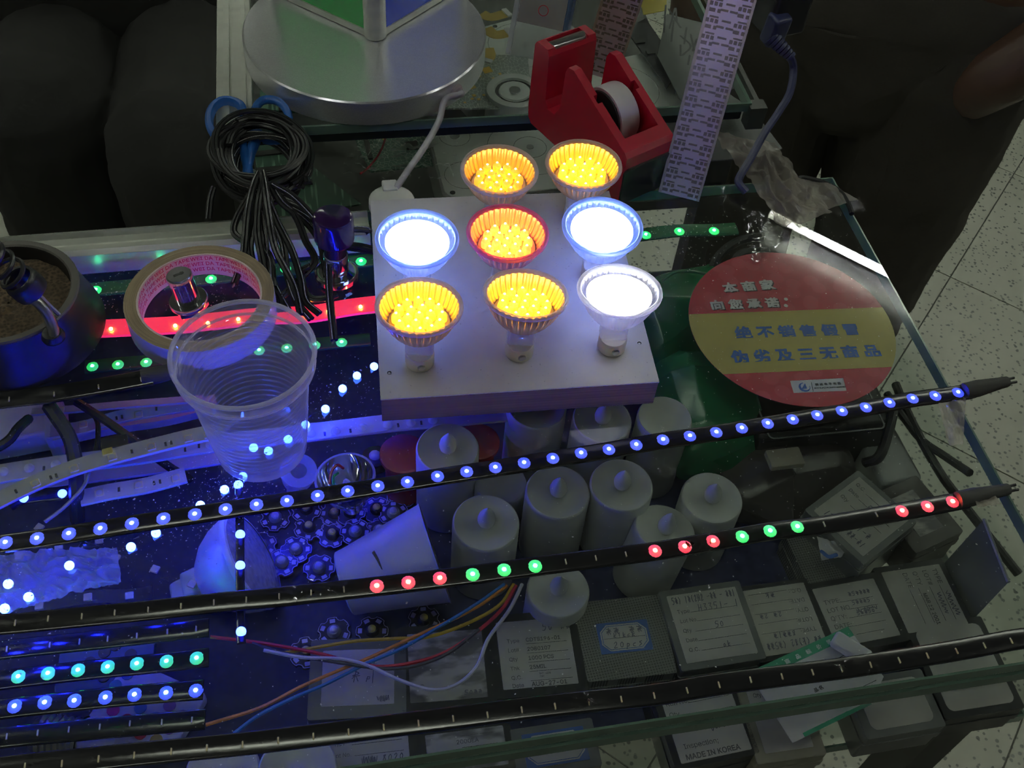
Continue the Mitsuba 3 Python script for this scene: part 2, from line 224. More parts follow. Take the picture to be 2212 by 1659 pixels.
def strokes(lines, w=.0004):
    """Pen strokes: polylines in the plane as thin flat ribbons."""
    out = []
    for l in lines:
        l = np.array(l, float)
        if len(l) > 2: l = spline(np.c_[l, l[:, 0]*0], 4)[:, :2]
        g = LineString(l).buffer(w/2, quad_segs=2)
        for q in getattr(g, 'geoms', [g]): out.append(prism(q, 0, .0001))
    return cat(out)
# ---------------------------------------------------------------- materials
def rgb(c): return {'type': 'rgb', 'value': [float(x) for x in c]} if not isinstance(c, dict) else c
def pbr(name, c, rough=.5, metal=0., two=True, bump=None, bscale=1., **k):
    b = {'type': 'principled', 'base_color': rgb(c), 'roughness': rough, 'metallic': metal, **k}
    if bump: b = {'type': 'bumpmap', 'arbitrary': mikit.proc(bump, 2e-4), 'scale': bscale, 'nested': b}
    scene[name] = {'type': 'twosided', 'nested': b} if two else b
    return name
def thin(name, c, trans=1.0, rough=.5, **k):
    scene[name] = {'type': 'principledthin', 'base_color': rgb(c), 'roughness': rough, 'diff_trans': trans, **k}
def clear(name, t, r=1.0): scene[name] = {'type': 'thindielectric', 'int_ior': 1.5, 'ext_ior': 1.0, 'specular_transmittance': rgb(t), 'specular_reflectance': rgb((r, r, r))}
def terrazzo(p, n, uv):
    a, b, r = voronoi(p.x*150, p.y*150)
    c, d, r2 = voronoi(p.x*78+7, p.y*78+3)
    base = mix((.38, .39, .325), (.45, .45, .385), fbm(p.x*6, p.y*6))
    s1 = dr.select(r > .86, smoothstep(.44, .26, a), 0.); s2 = dr.select(r2 > .80, smoothstep(.30, .18, c), 0.)
    t = dr.minimum(1, .75*s1+.9*s2)
    return mix(base, (.075, .085, .075), t)
pbr('m_floor', mikit.proc(terrazzo), .35)
pbr('m_joint', (.10, .10, .09), .8); pbr('m_wall', (.22, .22, .20), .8); pbr('m_ceiling', (.10, .10, .10), .8)
pbr('m_white_enamel', (.75, .75, .72), .35)
clear('m_glass', (.90, .945, .915)); clear('m_pane', (.90, .94, .91)); clear('m_film', (.93, .93, .92)); scene['m_wrap'] = {'type': 'blendbsdf', 'weight': .42, 'a': {'type': 'thindielectric', 'int_ior': 1.5, 'specular_transmittance': rgb((.8, .77, .74))}, 'b': {'type': 'twosided', 'nested': {'type': 'principled', 'base_color': rgb((.30, .27, .24)), 'roughness': .22}}}; clear('m_smoke', (.62, .63, .62))
pbr('m_glass_edge', (.085, .135, .11), .15)
def alu(p, n, uv): return mix((.50, .51, .46), (.66, .67, .61), fbm(p.x*12, p.y*160, p.z*160, 2))
pbr('m_alu', mikit.proc(alu), .32, .30); pbr('m_alu_dark', (.10, .10, .11), .35, .6)
pbr('m_black_gloss', (.008, .008, .010), .10); pbr('m_black', (.009, .009, .010), .42, specular=.3); pbr('m_black_matte', (.02, .02, .02), .8)
pbr('m_strip', (.007, .007, .008), .16, specular=.4); pbr('m_dark_post', (.02, .022, .02), .5)
pbr('m_white_plastic', (.70, .70, .68), .35); pbr('m_pcb_white', (.50, .49, .50), .4); pbr('m_grey_plastic', (.17, .18, .18), .35)
pbr('m_led_off', (.62, .55, .33), .35); pbr('m_chrome', (.82, .82, .84), .06, 1.); pbr('m_steel', (.45, .45, .46), .25, 1.); pbr('m_gold', (.75, .55, .18), .3, .9)
for k, c in dict(blue=(.5, .6, 1.), green=(.5, 1., .6), red=(1., .5, .5), amber=(1., .7, .3), white=(.9, .9, .9)).items(): pbr('m_led_'+k, c, .4)
# ---------------------------------------------------------------- the room
struct('floor', box(-4, 5, -3.5, 6.5, -H-.05, -H-.004), 'm_joint')
_d = math.radians(45.); ex, ey = V(math.cos(_d), math.sin(_d), 0), V(-math.sin(_d), math.cos(_d), 0)
_a = U(2100, 522, -H); TS = .45
_tile = shared(mani(m3.CrossSection.square((TS-.003, TS-.003), True).extrude(.004)))
for i in range(-9, 9):
    for j in range(-9, 9):
        c = _a + ex*(i+.18)*TS + ey*(j+.5)*TS
        q = PX(c)
        if (c-CAM) @ FW > .2 and -500 < q[0] < 2900 and -900 < q[1] < 2500:
            part('floor', 'tile', placed(_tile, frame(c+V(0, 0, -.004), ex)), 'm_floor')
struct('ceiling', box(-4, 5, -3.5, 6.5, 2.06, 2.1), 'm_ceiling')
struct('wall_left', box(-4.1, -4, -3.5, 6.5, -H, 2.1), 'm_wall'); struct('wall_right', box(5, 5.1, -3.5, 6.5, -H, 2.1), 'm_wall')
struct('wall_front', box(-4, 5, -3.6, -3.5, -H, 2.1), 'm_wall'); struct('wall_back', box(-4, 5, 6.5, 6.6, -H, 2.1), 'm_wall')
td = V(.683, -.730, 0); td /= np.linalg.norm(td); tn = V(-td[1], td[0], 0)
_t0 = V(1.92, 2.09, 1.90)
_house = shared(cat(prism(Polygon([(-.64, -.17), (.64, -.17), (.64, .03), (-.64, .03)]), 0, .05, .008)))
_tube = shared(tube([(-.6, 0, 0), (.6, 0, 0)], .014, 10))
_cap = shared(rbox(.02, .034, .09, .004, 8))
for i in range(-3, 3):
    for j in range(-3, 3):
        c = _t0 + td*i*1.9 + tn*j*1.35
        mir = [PX(V(*(c+td*e)[:2], -c[2])) for e in (-.6, -.3, 0, .3, .6)]      # where the glass top would mirror it
        seen = any(-60 < a < 2270 and 200 < b < 1720 for a, b in mir) and (V(c[0], c[1], -c[2])-CAM) @ FW > 0
        if not (-3.6 < c[0] < 4.6 and -.9 < c[1] < 6.1) or (seen and (i, j) != (0, 0)): continue
        t = thing('ceiling_lamp', 'white fluorescent tube fitting under the hall ceiling', 'lamp', 'fluorescent fittings under the ceiling')
        part(t, 'housing', placed(_house, frame(c+V(0, 0, .055), td)), 'm_white_enamel')
        part(t, 'tube', placed(_tube, frame(c, td)), 'm_white_enamel', emit=TUBE_L, w=TUBE_W)
        for s in (-1, 1): part(t, 'socket', placed(_cap, frame(c+td*s*.61+V(0, 0, .02), td)), 'm_white_enamel')
# ---------------------------------------------------------------- glass counter
CX0, CX1, CY0, CY1, SH = -.75, .3765, .1785, .562, -.085
K = thing('glass_counter', 'glass display counter with an aluminium back rail, its top covered with lit strips and lamps', 'display case')
part(K, 'top_pane', sheet([(CX0, CY0, 0), (CX1, CY0, 0), (CX1, CY1, 0), (CX0, CY1, 0)], 2, 2), 'm_glass')
def rim(x0, x1, y0, y1, z0, z1, w):
    o = Polygon([(x0, y0), (x1, y0), (x1, y1), (x0, y1)]); return prism(o.difference(o.buffer(-w, join_style=2)), z0, z1)
part(K, 'top_edge', cat(box(CX0, CX1, CY0, CY0+.0012, -.0085, -.0002), box(CX1-.0012, CX1, CY0, CY1, -.0085, -.0002), box(.030, CX1, CY1-.0012, CY1, -.0085, -.0002)), 'm_glass_edge')
part(K, 'edge_seam', cat(box(CX0, CX1-.001, CY0+.0006, CY0+.0030, -.0104, -.0088)), 'm_alu')
part(K, 'lower_edge', cat(box(CX0, CX1-.001, CY0-.0012, CY0+.0050, -.0195, -.0108)), 'm_glass_edge')
part(K, 'front_pane', sheet([(CX0, CY0+.005, -.0195), (CX1-.006, CY0+.005, -.0195), (CX1-.006, CY0+.005, SH), (CX0, CY0+.005, SH)], 2, 2), 'm_pane')
part(K, 'side_pane', sheet([(CX1-.006, CY0+.005, -.015), (CX1-.006, CY1-.006, -.015), (CX1-.006, CY1-.006, SH), (CX1-.006, CY0+.005, SH)], 2, 2), 'm_pane')
part(K, 'back_panel', box(CX0, .20, CY1-.004, CY1-.002, SH, -.017), 'm_dark_post')
part(K, 'shelf', sheet([(CX0, CY0, SH), (CX1, CY0, SH), (CX1, CY1, SH), (CX0, CY1, SH)], 2, 2), 'm_pane')
part(K, 'shelf_edge', cat(rim(CX0, CX1, CY0, CY1, SH-.009, SH-.0003, .0012)), 'm_glass_edge')
_rail = [(0, -.016), (.026, -.016), (.026, -.001), (.021, .0015), (.0185, .0045), (.0165, .0012), (.011, .0008), (.007, .003), (.003, .003), (0, .0005)]
RY = .5375
_pr = [(RY+a, b) for a, b in _rail]
part(K, 'back_rail', trimesh.Trimesh(*(lambda v, f: (v, f))(*(lambda m: (np.stack([m.vertices[:, 2], m.vertices[:, 0], m.vertices[:, 1]], 1), m.faces))(prism(Polygon(_pr), CX0, .030))), process=False), 'm_alu', label='aluminium rail along the back edge')
for x in (CX0+.03, CX1-.026):
    for y in (CY0+.02, CY1-.02)[:1 if x > 0 else 2]: part(K, 'leg', mani(m3.CrossSection.square((.024, .024), True).extrude(H-.11).translate((x, y, -H))), 'm_dark_post')
pbr('m_lining', mikit.proc(lambda p, n, uv: mix((.007, .009, .034), (.013, .016, .056), fbm(p.x*220, p.y*220))), .85)
_e = U(1405, 640, SH)
single('shelf_lining', 'dark navy cloth lining spread over the shelf under the candles and boxes', 'cloth',
       prism(Polygon([(CX0+.01, CY0+.02), (_e[0]+.09, CY0+.03), (_e[0]+.05, .30), (_e[0], .40), (_e[0]-.01, CY1-.02), (CX0+.01, CY1-.02)]), SH+.0002, SH+.0012), 'm_lining')
# ---------------------------------------------------------------- second counter behind
A0, A1 = U(470, 282, 0), U(1624, 221, 0)
b2 = (A1-A0)/np.linalg.norm(A1-A0); n2 = V(-b2[1], b2[0], 0)
L2 = np.linalg.norm(A1-A0); D2 = .5
F2 = frame(A0, b2)
def q2(a, b, c=0.): return A0+b2*a+n2*b+V(0, 0, c)
K2 = thing('glass_counter', 'second glass display counter behind, holding hard drives and circuit boards under the signed lamp base', 'display case')
part(K2, 'top_pane', sheet([q2(0, 0), q2(L2, 0), q2(L2, D2), q2(0, D2)], 2, 2), 'm_glass')
part(K2, 'front_edge', mv(cat(box(0, L2, -.001, .0006, -.008, -.0003)), F2), 'm_glass_edge')
part(K2, 'front_bar', mv(prism(rrect(L2-.01, .007, .003), -.016, -.0085), F2 @ frame((L2/2, .004, 0), (1, 0, 0))), 'm_black_gloss', label='black bar under the front edge')
part(K2, 'right_edge', mv(cat(box(L2-.003, L2, 0, D2, -.009, -.0003)), F2), 'm_glass_edge')
part(K2, 'right_frame', mv(cat(box(L2+.006, L2+.010, -.004, D2, -.016, -.004), box(L2-.002, L2+.012, -.006, .006, -.022, -.002)), F2), 'm_dark_post')
part(K2, 'front_pane', sheet([q2(.004, .003, -.016), q2(L2, .003, -.016), q2(L2, .003, -.10), q2(.004, .003, -.10)], 2, 2), 'm_pane')
S2 = -.098
part(K2, 'shelf', mv(box(.0, L2, 0, D2, S2-.01, S2), F2), 'm_dark_post')
part(K2, 'left_frame', mv(cat(box(-.001, .0255, .0, D2, -.012, .0012), box(.0045, .009, .002, D2, .0012, .0032), box(.018, .0215, .002, D2, .0012, .0026)), F2), 'm_alu', label='aluminium frame of the left edge')
for a in (.012, L2-.012):
    for b in (.012, D2-.012): part(K2, 'leg', mv(mani(m3.CrossSection.square((.02, .02), True).extrude(H-.03).translate((a, b, -H))), F2), 'm_dark_post')
# ---------------------------------------------------------------- LED strips
def led_dome(r=.0012, h=.0015): return lathe([(r, 0), (r, h*.55), (r*.72, h*.9), (0.0001, h)], 10)
_dome = shared(led_dome(), True); _halo = shared(lathe([(.0040, -.0002), (.0038, .0002), (.0026, .0006), (.0012, .0007)], 14), True); _ball = shared(trimesh.creation.icosphere(2, .0026), True); _pack = shared(rbox(.0032, .0036, .0014, .0003, 6)); _tick = shared(rbox(.0008, .0034, .0012, .0003, 6))  # the wide flat disc is an added halo shape for lit LEDs
SEC = [(-.0055, 0), (.0055, 0), (.0055, .0012), (.0044, .0021), (0, .0025), (-.0044, .0021), (-.0055, .0012)]
BALL = np.array([1.0, 3.0, 250.])          # the larger clear lights under the glass
EM = {'b': (LED_B, 'm_led_blue', (.0, .022, .80)), 'g': (LED_G, 'm_led_green', (.0, .70, .11)), 'r': (LED_R, 'm_led_red', (1.0, .0, .05))}  # last colour of each entry is the glow of the added halo disc
def strip(label, path, leds, z, wid=.011, group=None, caps=(0, 0), mat='m_strip', name='led_strip', k=1.0, ball=False, lw=LED_W):
    """path: pixels of the centre line; leds: (x, y, kind), kind b, g, r lit or '-' unlit."""
    P = spline([U(x, y, z) for x, y in path], 6)
    t = thing(name, label, 'led strip', group)
    part(t, 'ribbon', ribbon(P, np.array(SEC)*[wid/.011, 1]), mat, 40)
    for x, y, kind in leds:
        c = U(x, y, z+.0022); i = np.argmin(np.linalg.norm(P-c, axis=1)); d = P[min(i+1, len(P)-1)]-P[max(i-1, 0)]
        m = frame(c, d)
        if kind == '-': part(t, 'led', placed(_tick, frame(c+V(0, 0, .0003), d)), 'm_led_off')
        else:
            l = part(t, 'led', placed(_ball if ball else _dome, m), EM[kind][1], emit=BALL*k if ball else EM[kind][0]*k, w=lw)
            if not ball: part(l, 'lens', placed(_halo, m), EM[kind][1], emit=np.array(EM[kind][2])*min(k, 1.3), w=.04)  # glowing disc added around the LED to imitate its bloom
    for s, n in zip((0, -1), caps):
        if n:
            d = (P[1]-P[0] if s == 0 else P[-1]-P[-2]); d /= np.linalg.norm(d); e = P[s]; o = -d if s == 0 else d
            q = np.array([e-o*.006, e+o*.004, e+o*.012, e+o*n*.7, e+o*n])+V(0, 0, .0016)
            part(t, 'shrink_tube', mv(tube(q, [.0052, .0054, .0046, .0040, .0034], 10), np.eye(4)), 'm_black_matte', 40, label='black shrink tubing over the end')
            for w in (-1, 1): part(t, 'wire', tube([q[-1]+V(0, w*.0014, 0)-o*.004, q[-1]+V(0, w*.0017, 0)+o*.006], .0009, 6), 'm_black')
    return t
blue = [(12,1172),(80,1163),(149,1153),(217,1142),(285,1131),(353,1120),(421,1111),(487,1100),(554,1090),(620,1082),(686,1071),(751,1061),(816,1050),(880,1041),(945,1029),(1008,1019),(1070,1010),(1132,1000),(1194,990),(1255,979),(1315,971),(1374,961),(1432,950),(1490,942),(1547,934),(1602,925),(1658,915),(1712,906),(1765,897),(1818,888),(1870,880),(1921,870),(1971,861),(2020,855),(2069,848)]
strip('long black strip on the glass, all its LEDs lit blue', [(-140, 1199), (-60, 1184)]+[(x, y+3) for x, y in blue[::2]]+[(2098, 845)], [(x, y, 'b') for x, y in [(-57, 1182)]+blue], .0006, caps=(0, .026))
rgx = [(814,1266,'r'),(882,1258,'r'),(950,1249,'r'),(1021,1241,'g'),(1089,1231,'g'),(1156,1223,'g'),(1222,1214,'-'),(1287,1206,'-'),(1352,1198,'-'),(1415,1190,'r'),(1479,1181,'r'),(1540,1169,'r'),(1603,1159,'g'),(1663,1147,'g'),(1722,1138,'g'),(1780,1133,'-'),(1893,1112,'-'),(1948,1104,'r'),(2003,1094,'r'),(2057,1084,'r')]
rgl = [(33,1346,'-'),(104,1337,'-'),(177,1332,'-'),(248,1324,'-'),(320,1318,'-'),(391,1310,'-'),(462,1302,'-'),(532,1296,'-'),(603,1289,'-'),(672,1281,'-'),(743,1274,'-')]
strip('black strip on the glass with groups of red and green LEDs lit', [(-120, 1360)]+[(x, y+2) for x, y, k in (rgl+rgx)[::2]]+[(2085, 1080)], rgl+rgx, .0006, caps=(0, .028))
t3 = [(54,1656),(134,1650),(213,1640),(290,1632),(370,1624),(447,1616),(524,1609),(601,1600),(677,1591),(753,1582),(829,1572),(904,1563),(979,1553),(1053,1545),(1127,1534),(1199,1526),(1272,1518),(1342,1511),(1413,1503),(1484,1492),(1553,1480),(1621,1469),(1689,1462),(1755,1453),(1817,1446),(1880,1437),(1942,1427),(2003,1417),(2066,1407),(2126,1395),(2184,1385)]
strip('unlit black LED strip lying along the front edge of the glass', [(-120, 1676)]+[(x, y-1) for x, y in t3[::2]]+[(2240, 1377)], [(x, y, '-') for x, y in t3], .0006)
strip('short unlit black strip on the glass beside the soldering iron stand', [(-120, 884), (0, 866), (120, 852), (240, 832), (330, 815)], [(20,863,'-'),(117,852,'-'),(213,836,'-'),(305,820,'-')], .0006, .0125, caps=(0, .024))
# strips on the shelf under the glass
ZS = SH+.034
strip('strip with seven green LEDs lit under the glass, front left', [(-120, 1488), (40, 1466), (200, 1448), (360, 1432), (452, 1421)], [(-24,1470,'g'),(40,1462,'g'),(104,1455,'g'),(169,1448,'g'),(233,1441,'g'),(296,1434,'g'),(360,1429,'g'),(425,1422,'g')], ZS, k=.8, lw=1.)
strip('strip with seven bright blue LEDs lit under the glass, front left below the green ones', [(-120, 1550), (32, 1530), (161, 1516), (291, 1503), (440, 1491)], [(-34,1535,'b'),(32,1526,'b'),(97,1518,'b'),(161,1514,'b'),(228,1507,'b'),(291,1501,'b'),(359,1497,'b'),(423,1492,'b')], ZS, k=2.2, lw=2.5)
strip('unlit strip under the glass between the blue LEDs and the front edge', [(-120, 1612), (15, 1594), (230, 1574), (444, 1555)], [(15,1592,'-'),(82,1584,'-'),(149,1577,'-'),(216,1571,'-'),(281,1564,'-'),(350,1561,'-'),(415,1556,'-')], ZS+.001)
strip('unlit strip under the glass just above the row of green LEDs', [(-120, 1424), (20, 1404), (230, 1382), (452, 1357)], [(15,1403,'-'),(108,1394,'-'),(172,1387,'-'),(233,1381,'-'),(296,1374,'-'),(362,1366,'-'),(424,1359,'-')], ZS+.002)
clear('m_clear_strip', (.95, .95, .97))
dg = [(-44,1345),(18,1262),(150,1222),(10,1315),(62,1290),(283,1182),(337,1152),(433,1092),(485,1058),(525,1030),(548,968),(580,975),(622,950),(660,918),(703,884),(740,840),(771,812),(808,792)]  # one light over the middle of the bag is added to brighten it
strip('clear strip under the glass with large blue lights, passing beneath the cup', [(-60, 1352), (10, 1317), (150, 1250), (283, 1183), (337, 1153), (433, 1093), (485, 1059), (525, 1031), (620, 960), (703, 885), (740, 842), (810, 788)], [(x, y, 'b') for x, y in dg], -.018, .007, mat='m_clear_strip', k=1.0, ball=True, lw=14.)
strip('narrow black strip under the glass running past the large reflector lamp with blue lights', [(516, 1030), (519, 1155), (519, 1222), (521, 1365), (522, 1392)], [(515,1048,'b'),(519,1155,'b'),(519,1222,'b'),(521,1365,'b')], -.006, .0045, k=.6, ball=True, lw=5.)
strip('dark strip under the glass at far left with two blue lights', [(20, 1092), (52, 1077), (135, 1067), (160, 1062)], [(52,1077,'b'),(135,1067,'b')], -.03, .009, k=.6, ball=True, lw=4.)
pbr('m_green_strip', (.03, .10, .05), .25)
strip('green lit strip under the glass along the back rail, partly behind tape roll and wires', [(150, 632), (207, 627), (345, 614), (456, 603), (537, 592), (620, 583), (780, 566), (850, 560)], [(207,627,'g'),(345,614,'g'),(456,603,'g'),(537,592,'g'),(617,581,'g'),(702,572,'g'),(780,565,'g')], -.02, .012, mat='m_green_strip', k=1.2, lw=1.)
strip('green lit strip under the glass between the lamp board and the red sticker', [(1300, 518), (1395, 508), (1467, 500), (1542, 499), (1590, 496)], [(1320,515,'g'),(1395,508,'g'),(1467,500,'g'),(1542,499,'g')], -.012, .012, mat='m_green_strip', k=1.4, lw=1.)
strip('lower green lit strip under the glass in front of the red glowing one', [(185, 795), (255, 788), (316, 783), (420, 772), (560, 758), (680, 746), (740, 740), (800, 735)], [(200,792,'g'),(255,788,'g'),(316,783,'g'),(560,757,'g'),(620,752,'g'),(680,746,'g'),(738,740,'g')], -.05, .011, mat='m_green_strip', k=.9)
# red silicone strip
pr = spline([U(x, y, -.010) for x, y in [(190, 714), (240, 712), (379, 705), (449, 698), (560, 686), (665, 682), (755, 667), (830, 658)]], 6)
t = thing('led_strip', 'wide red glowing silicone strip under the glass, running from the iron stand', 'led strip')
scene['m_red_silicone'] = {'type': 'twosided', 'nested': {'type': 'principled', 'base_color': rgb((.85, .12, .14)), 'roughness': .3}}
part(t, 'ribbon', ribbon(pr, [(-.0068, 0), (.0068, 0), (.0068, .002), (-.0068, .002)]), 'm_red_silicone', emit=(.95, .022, .085), w=3.)
for x, y in [(240,712),(379,705),(449,699),(515,691),(580,686),(660,680),(710,673),(779,664)]:
    c = U(x, y, -.0075); part(t, 'led', placed(_dome, frame(c, pr[-1]-pr[0])), 'm_led_red', emit=np.array([150., 36., 2.]), w=1.5)
# ---------------------------------------------------------------- lamp board
BZ = .0215
bFL, bFR, bBL = V(.0217, .3777, 0), V(.1855, .3700, 0), V(.0319, .5479, 0)
bBR = bBL+(bFR-bFL)
def wood(p, n, uv):
    g = fbm(p.x*9, p.y*30, p.z*900, 3)
    return mix((.085, .055, .04), (.20, .135, .095), g)
pbr('m_fibreboard', mikit.proc(wood), .65)
def laminate(p, n, uv):
    s = noise(p.x*900, p.y*900, p.z*900)
    return mix((.60, .58, .57), (.70, .68, .67), fbm(p.x*60, p.y*60)) * (1-.35*smoothstep(.80, .92, s))
pbr('m_laminate', mikit.proc(laminate), .38)
B = thing('lamp_board', 'white-topped fibreboard panel on the counter carrying eight lit reflector lamps', 'board')
_bp = Polygon([bFL[:2], bFR[:2], bBR[:2], bBL[:2]])
part(B, 'core', prism(_bp.buffer(-.0003, join_style=2), .0006, BZ-.0008), 'm_fibreboard')
part(B, 'laminate', prism(_bp, BZ-.0008, BZ), 'm_laminate', label='white speckled laminate face')
for x, y in ((841, 806), (1381, 742)):
    c = U(x, y, BZ); part(B, 'screw_hole', mv(lathe([(.0013, .0002), (.0007, -.0003), (.0001, -.0006)], 8), frame(c+V(0, 0, .0002), (1, 0, 0))), 'm_black_matte')
# reflector lamps
def ribbed(prof, n, depth):
    m = lathe(prof, n*4); a = np.arctan2(m.vertices[:, 1], m.vertices[:, 0]); r = np.hypot(m.vertices[:, 0], m.vertices[:, 1])
    s = 1+depth*np.cos(a*n)*np.clip((r-.009)/.01, 0, 1); v = m.vertices.copy(); v[:, 0] *= s; v[:, 1] *= s
    return trimesh.Trimesh(v, m.faces, process=False)
_cup = [(.0226, -.0012), (.0218, -.005), (.0202, -.0095), (.0178, -.0140), (.0148, -.0182), (.0115, -.0215), (.0082, -.0240)]
_mr = dict(
    reflector=shared(ribbed(_cup, 36, .018), True),
    inner=shared(ribbed([(a*.985, b) for a, b in _cup], 36, .024), True),
    rim=shared(lathe([(.0222, -.0010), (.0226, .0004), (.0236, .0010), (.0246, .0006), (.0250, -.0006), (.0247, -.0020), (.0236, -.0026), (.0226, -.0024)], 56), True),
    neck=shared(rbox(.0165, .0095, .0125, .0022, 10), 40),
    pin=shared(tube([(0, 0, -.005), (0, 0, .003)], .0006, 6)),
    socket=shared(cat(lathe([(.0001, 0), (.0082, 0), (.0086, .0008), (.0086, .0082), (.0078, .0092), (.0001, .0092)], 28), ), 40),
    socket_screw=shared(lathe([(.0001, .0012), (.0018, .0012), (.0023, .0007), (.0023, -.001)], 16), 40),
    led=shared(lathe([(.0028, -.0035), (.0028, .0), (.0024, .0014), (.0014, .0023), (.0001, .0026)], 12), True),
    chip=shared(lathe([(.0008, .0), (.0006, .0006), (.0001, .0008)], 8), True),
    board=shared(lathe([(.0175, -.0005), (.0175, .0), (.0001, .0)], 36)),
    panel=shared(lathe([(.0192, -.0018), (.0192, -.0008), (.010, .0002), (.0001, .0006)], 40), True), lens_back=shared(lathe([(.0001, -.0060), (.0140, -.0050), (.0190, -.0022)], 40), True))
pbr('m_coat_amber', (.95, .86, .70), .22, .9); pbr('m_coat_red', (1., .72, .72), .22, .85)
pbr('m_ceramic', (.66, .63, .55), .45)
for n_, c in dict(amber=(1., .60, .16), blue=(.62, .72, 1.), red=(1., .36, .66), white=(.92, .92, .95)).items():  # amber and red tints paint the glow of the lit LEDs into clear glass
    scene['m_cup_'+n_] = {'type': 'blendbsdf', 'weight': .25 if n_ in ('amber', 'red') else .35, 'a': {'type': 'thindielectric', 'int_ior': 1.7, 'specular_transmittance': rgb((.9, .9, .92))},
        'b': {'type': 'principledthin', 'base_color': rgb(c), 'roughness': .18, 'diff_trans': .7}}
    scene['m_rim_'+n_] = {'type': 'principledthin', 'base_color': rgb(c), 'roughness': .08, 'diff_trans': .7, 'spec_trans': .6, 'eta': 1.5}
AMB, AMBC = np.array([1.7, .52, .005]), np.array([16., 9., 2.])
AMB2 = np.array([2.3, .80, .008])
def lamp(label, rim, sock, kind, tip=AMB, group=None, cl=AMBC):
    """rim: pixel of the rim's centre; sock: pixel of the socket's foot on the board."""
    LEN = .0445
    if sock is None:
        r = U(rim[0], rim[1], BZ+LEN); s = r-V(0, 0, LEN)
    else:
        s = U(sock[0], sock[1], BZ); d = U(rim[0], rim[1], 0)-CAM; d /= np.linalg.norm(d)
        o = CAM-s; b = o @ d; c = o @ o-LEN**2; q = b*b-c
        if q <= 0: tt = -b
        else:
            k1, k2 = -b-math.sqrt(q), -b+math.sqrt(q); tt = min((k1, k2), key=lambda k: -(CAM+d*k)[2])
        r = CAM+d*tt
    ax = r-s; ax /= np.linalg.norm(ax)
    ax = ax*.6+V(0, 0, .4); ax /= np.linalg.norm(ax); s = r-ax*LEN; s = s-ax*(s[2]-BZ)/ax[2]
    t = thing('reflector_lamp', label, 'lamp', group)
    m = zaxis(r, ax, RT); fwd = -n2
    part(t, 'socket', placed(_mr['socket'], zaxis(s+V(0, 0, .0001), (0, 0, 1), (1, 0, 0))), 'm_ceramic')
    ms = zaxis(s+V(0, -.0084, .0048), (0, -1, 0), (1, 0, 0))
    part(t, 'socket_screw', placed(_mr['socket_screw'], ms), 'm_steel')
    part(t, 'neck', placed(_mr['neck'], m @ frame((0, 0, -.0292), (1, 0, 0))), 'm_cup_white')
    for w in (-1, 1): part(t, 'pin', placed(_mr['pin'], m @ frame((w*.0027, 0, -.036), (1, 0, 0))), 'm_steel')
    part(t, 'reflector', placed(_mr['reflector'], m), 'm_cup_'+kind)
    if kind in ('amber', 'red'): part(t, 'reflector_coating', placed(_mr['inner'], m), 'm_coat_'+kind)
    part(t, 'rim', placed(_mr['rim'], m), 'm_rim_'+('white' if kind == 'amber' else kind))
    if kind in ('blue', 'white'):
        part(t, 'light_panel', placed(_mr['panel'], m @ frame((0, 0, -.0025), (1, 0, 0))), 'm_led_white', emit=tip, w=6)
        part(t, 'lens_back', placed(_mr['lens_back'], m @ frame((0, 0, -.0025), (1, 0, 0))), 'm_led_white', emit=tip*(.20 if kind == 'blue' else .05), w=4)
    else:
        part(t, 'led_board', placed(_mr['board'], m @ frame((0, 0, -.0120), (1, 0, 0))), 'm_white_plastic')
        pos = [(0, 0)]+[(.0066*math.cos(a), .0066*math.sin(a)) for a in np.arange(6)*math.pi/3+.3]+[(.0130*math.cos(a), .0130*math.sin(a)) for a in np.arange(12)*math.pi/6+.1]
        for x, y in pos:
            L = part(t, 'led', placed(_mr['led'], m @ frame((x, y, -.0080), (1, 0, 0))), 'm_led_amber', emit=tip, w=.25)
            part(L, 'chip', placed(_mr['chip'], m @ frame((x, y, -.0052), (1, 0, 0))), 'm_led_amber', emit=cl, w=.08)
    return t
BLU, WHT = np.array([7., 11., 34.]), np.array([15., 15., 17.])
lamp('amber reflector lamp at the front left of the white board', (905.5, 660), (907, 790), 'amber', AMB2)
lamp('amber reflector lamp at the front middle of the white board, nearest the board edge', (1136, 634), (1118, 776), 'amber', AMB2*.95)
lamp('white glaring reflector lamp at the front right corner of the board', (1339, 625), (1322, 762), 'white', WHT)
lamp('blue-white glaring reflector lamp in the middle row at the left of the board', (901, 513), None, 'blue', BLU)
lamp('amber reflector lamp with a pink glowing rim in the centre of the board', (1097, 501), None, 'red', np.array([3.2, .52, .05]), cl=np.array([18., 7., 2.5]))
lamp('blue-white glaring reflector lamp in the middle row beside the tape dispenser', (1302, 487), (1283, 592), 'blue', BLU)
lamp('orange reflector lamp in the back row, its small lights seen one by one', (1079, 366), None, 'amber', AMB*.72)
lamp('yellow reflector lamp in the back row against the red tape dispenser', (1261, 354), None, 'amber', AMB2*.85)
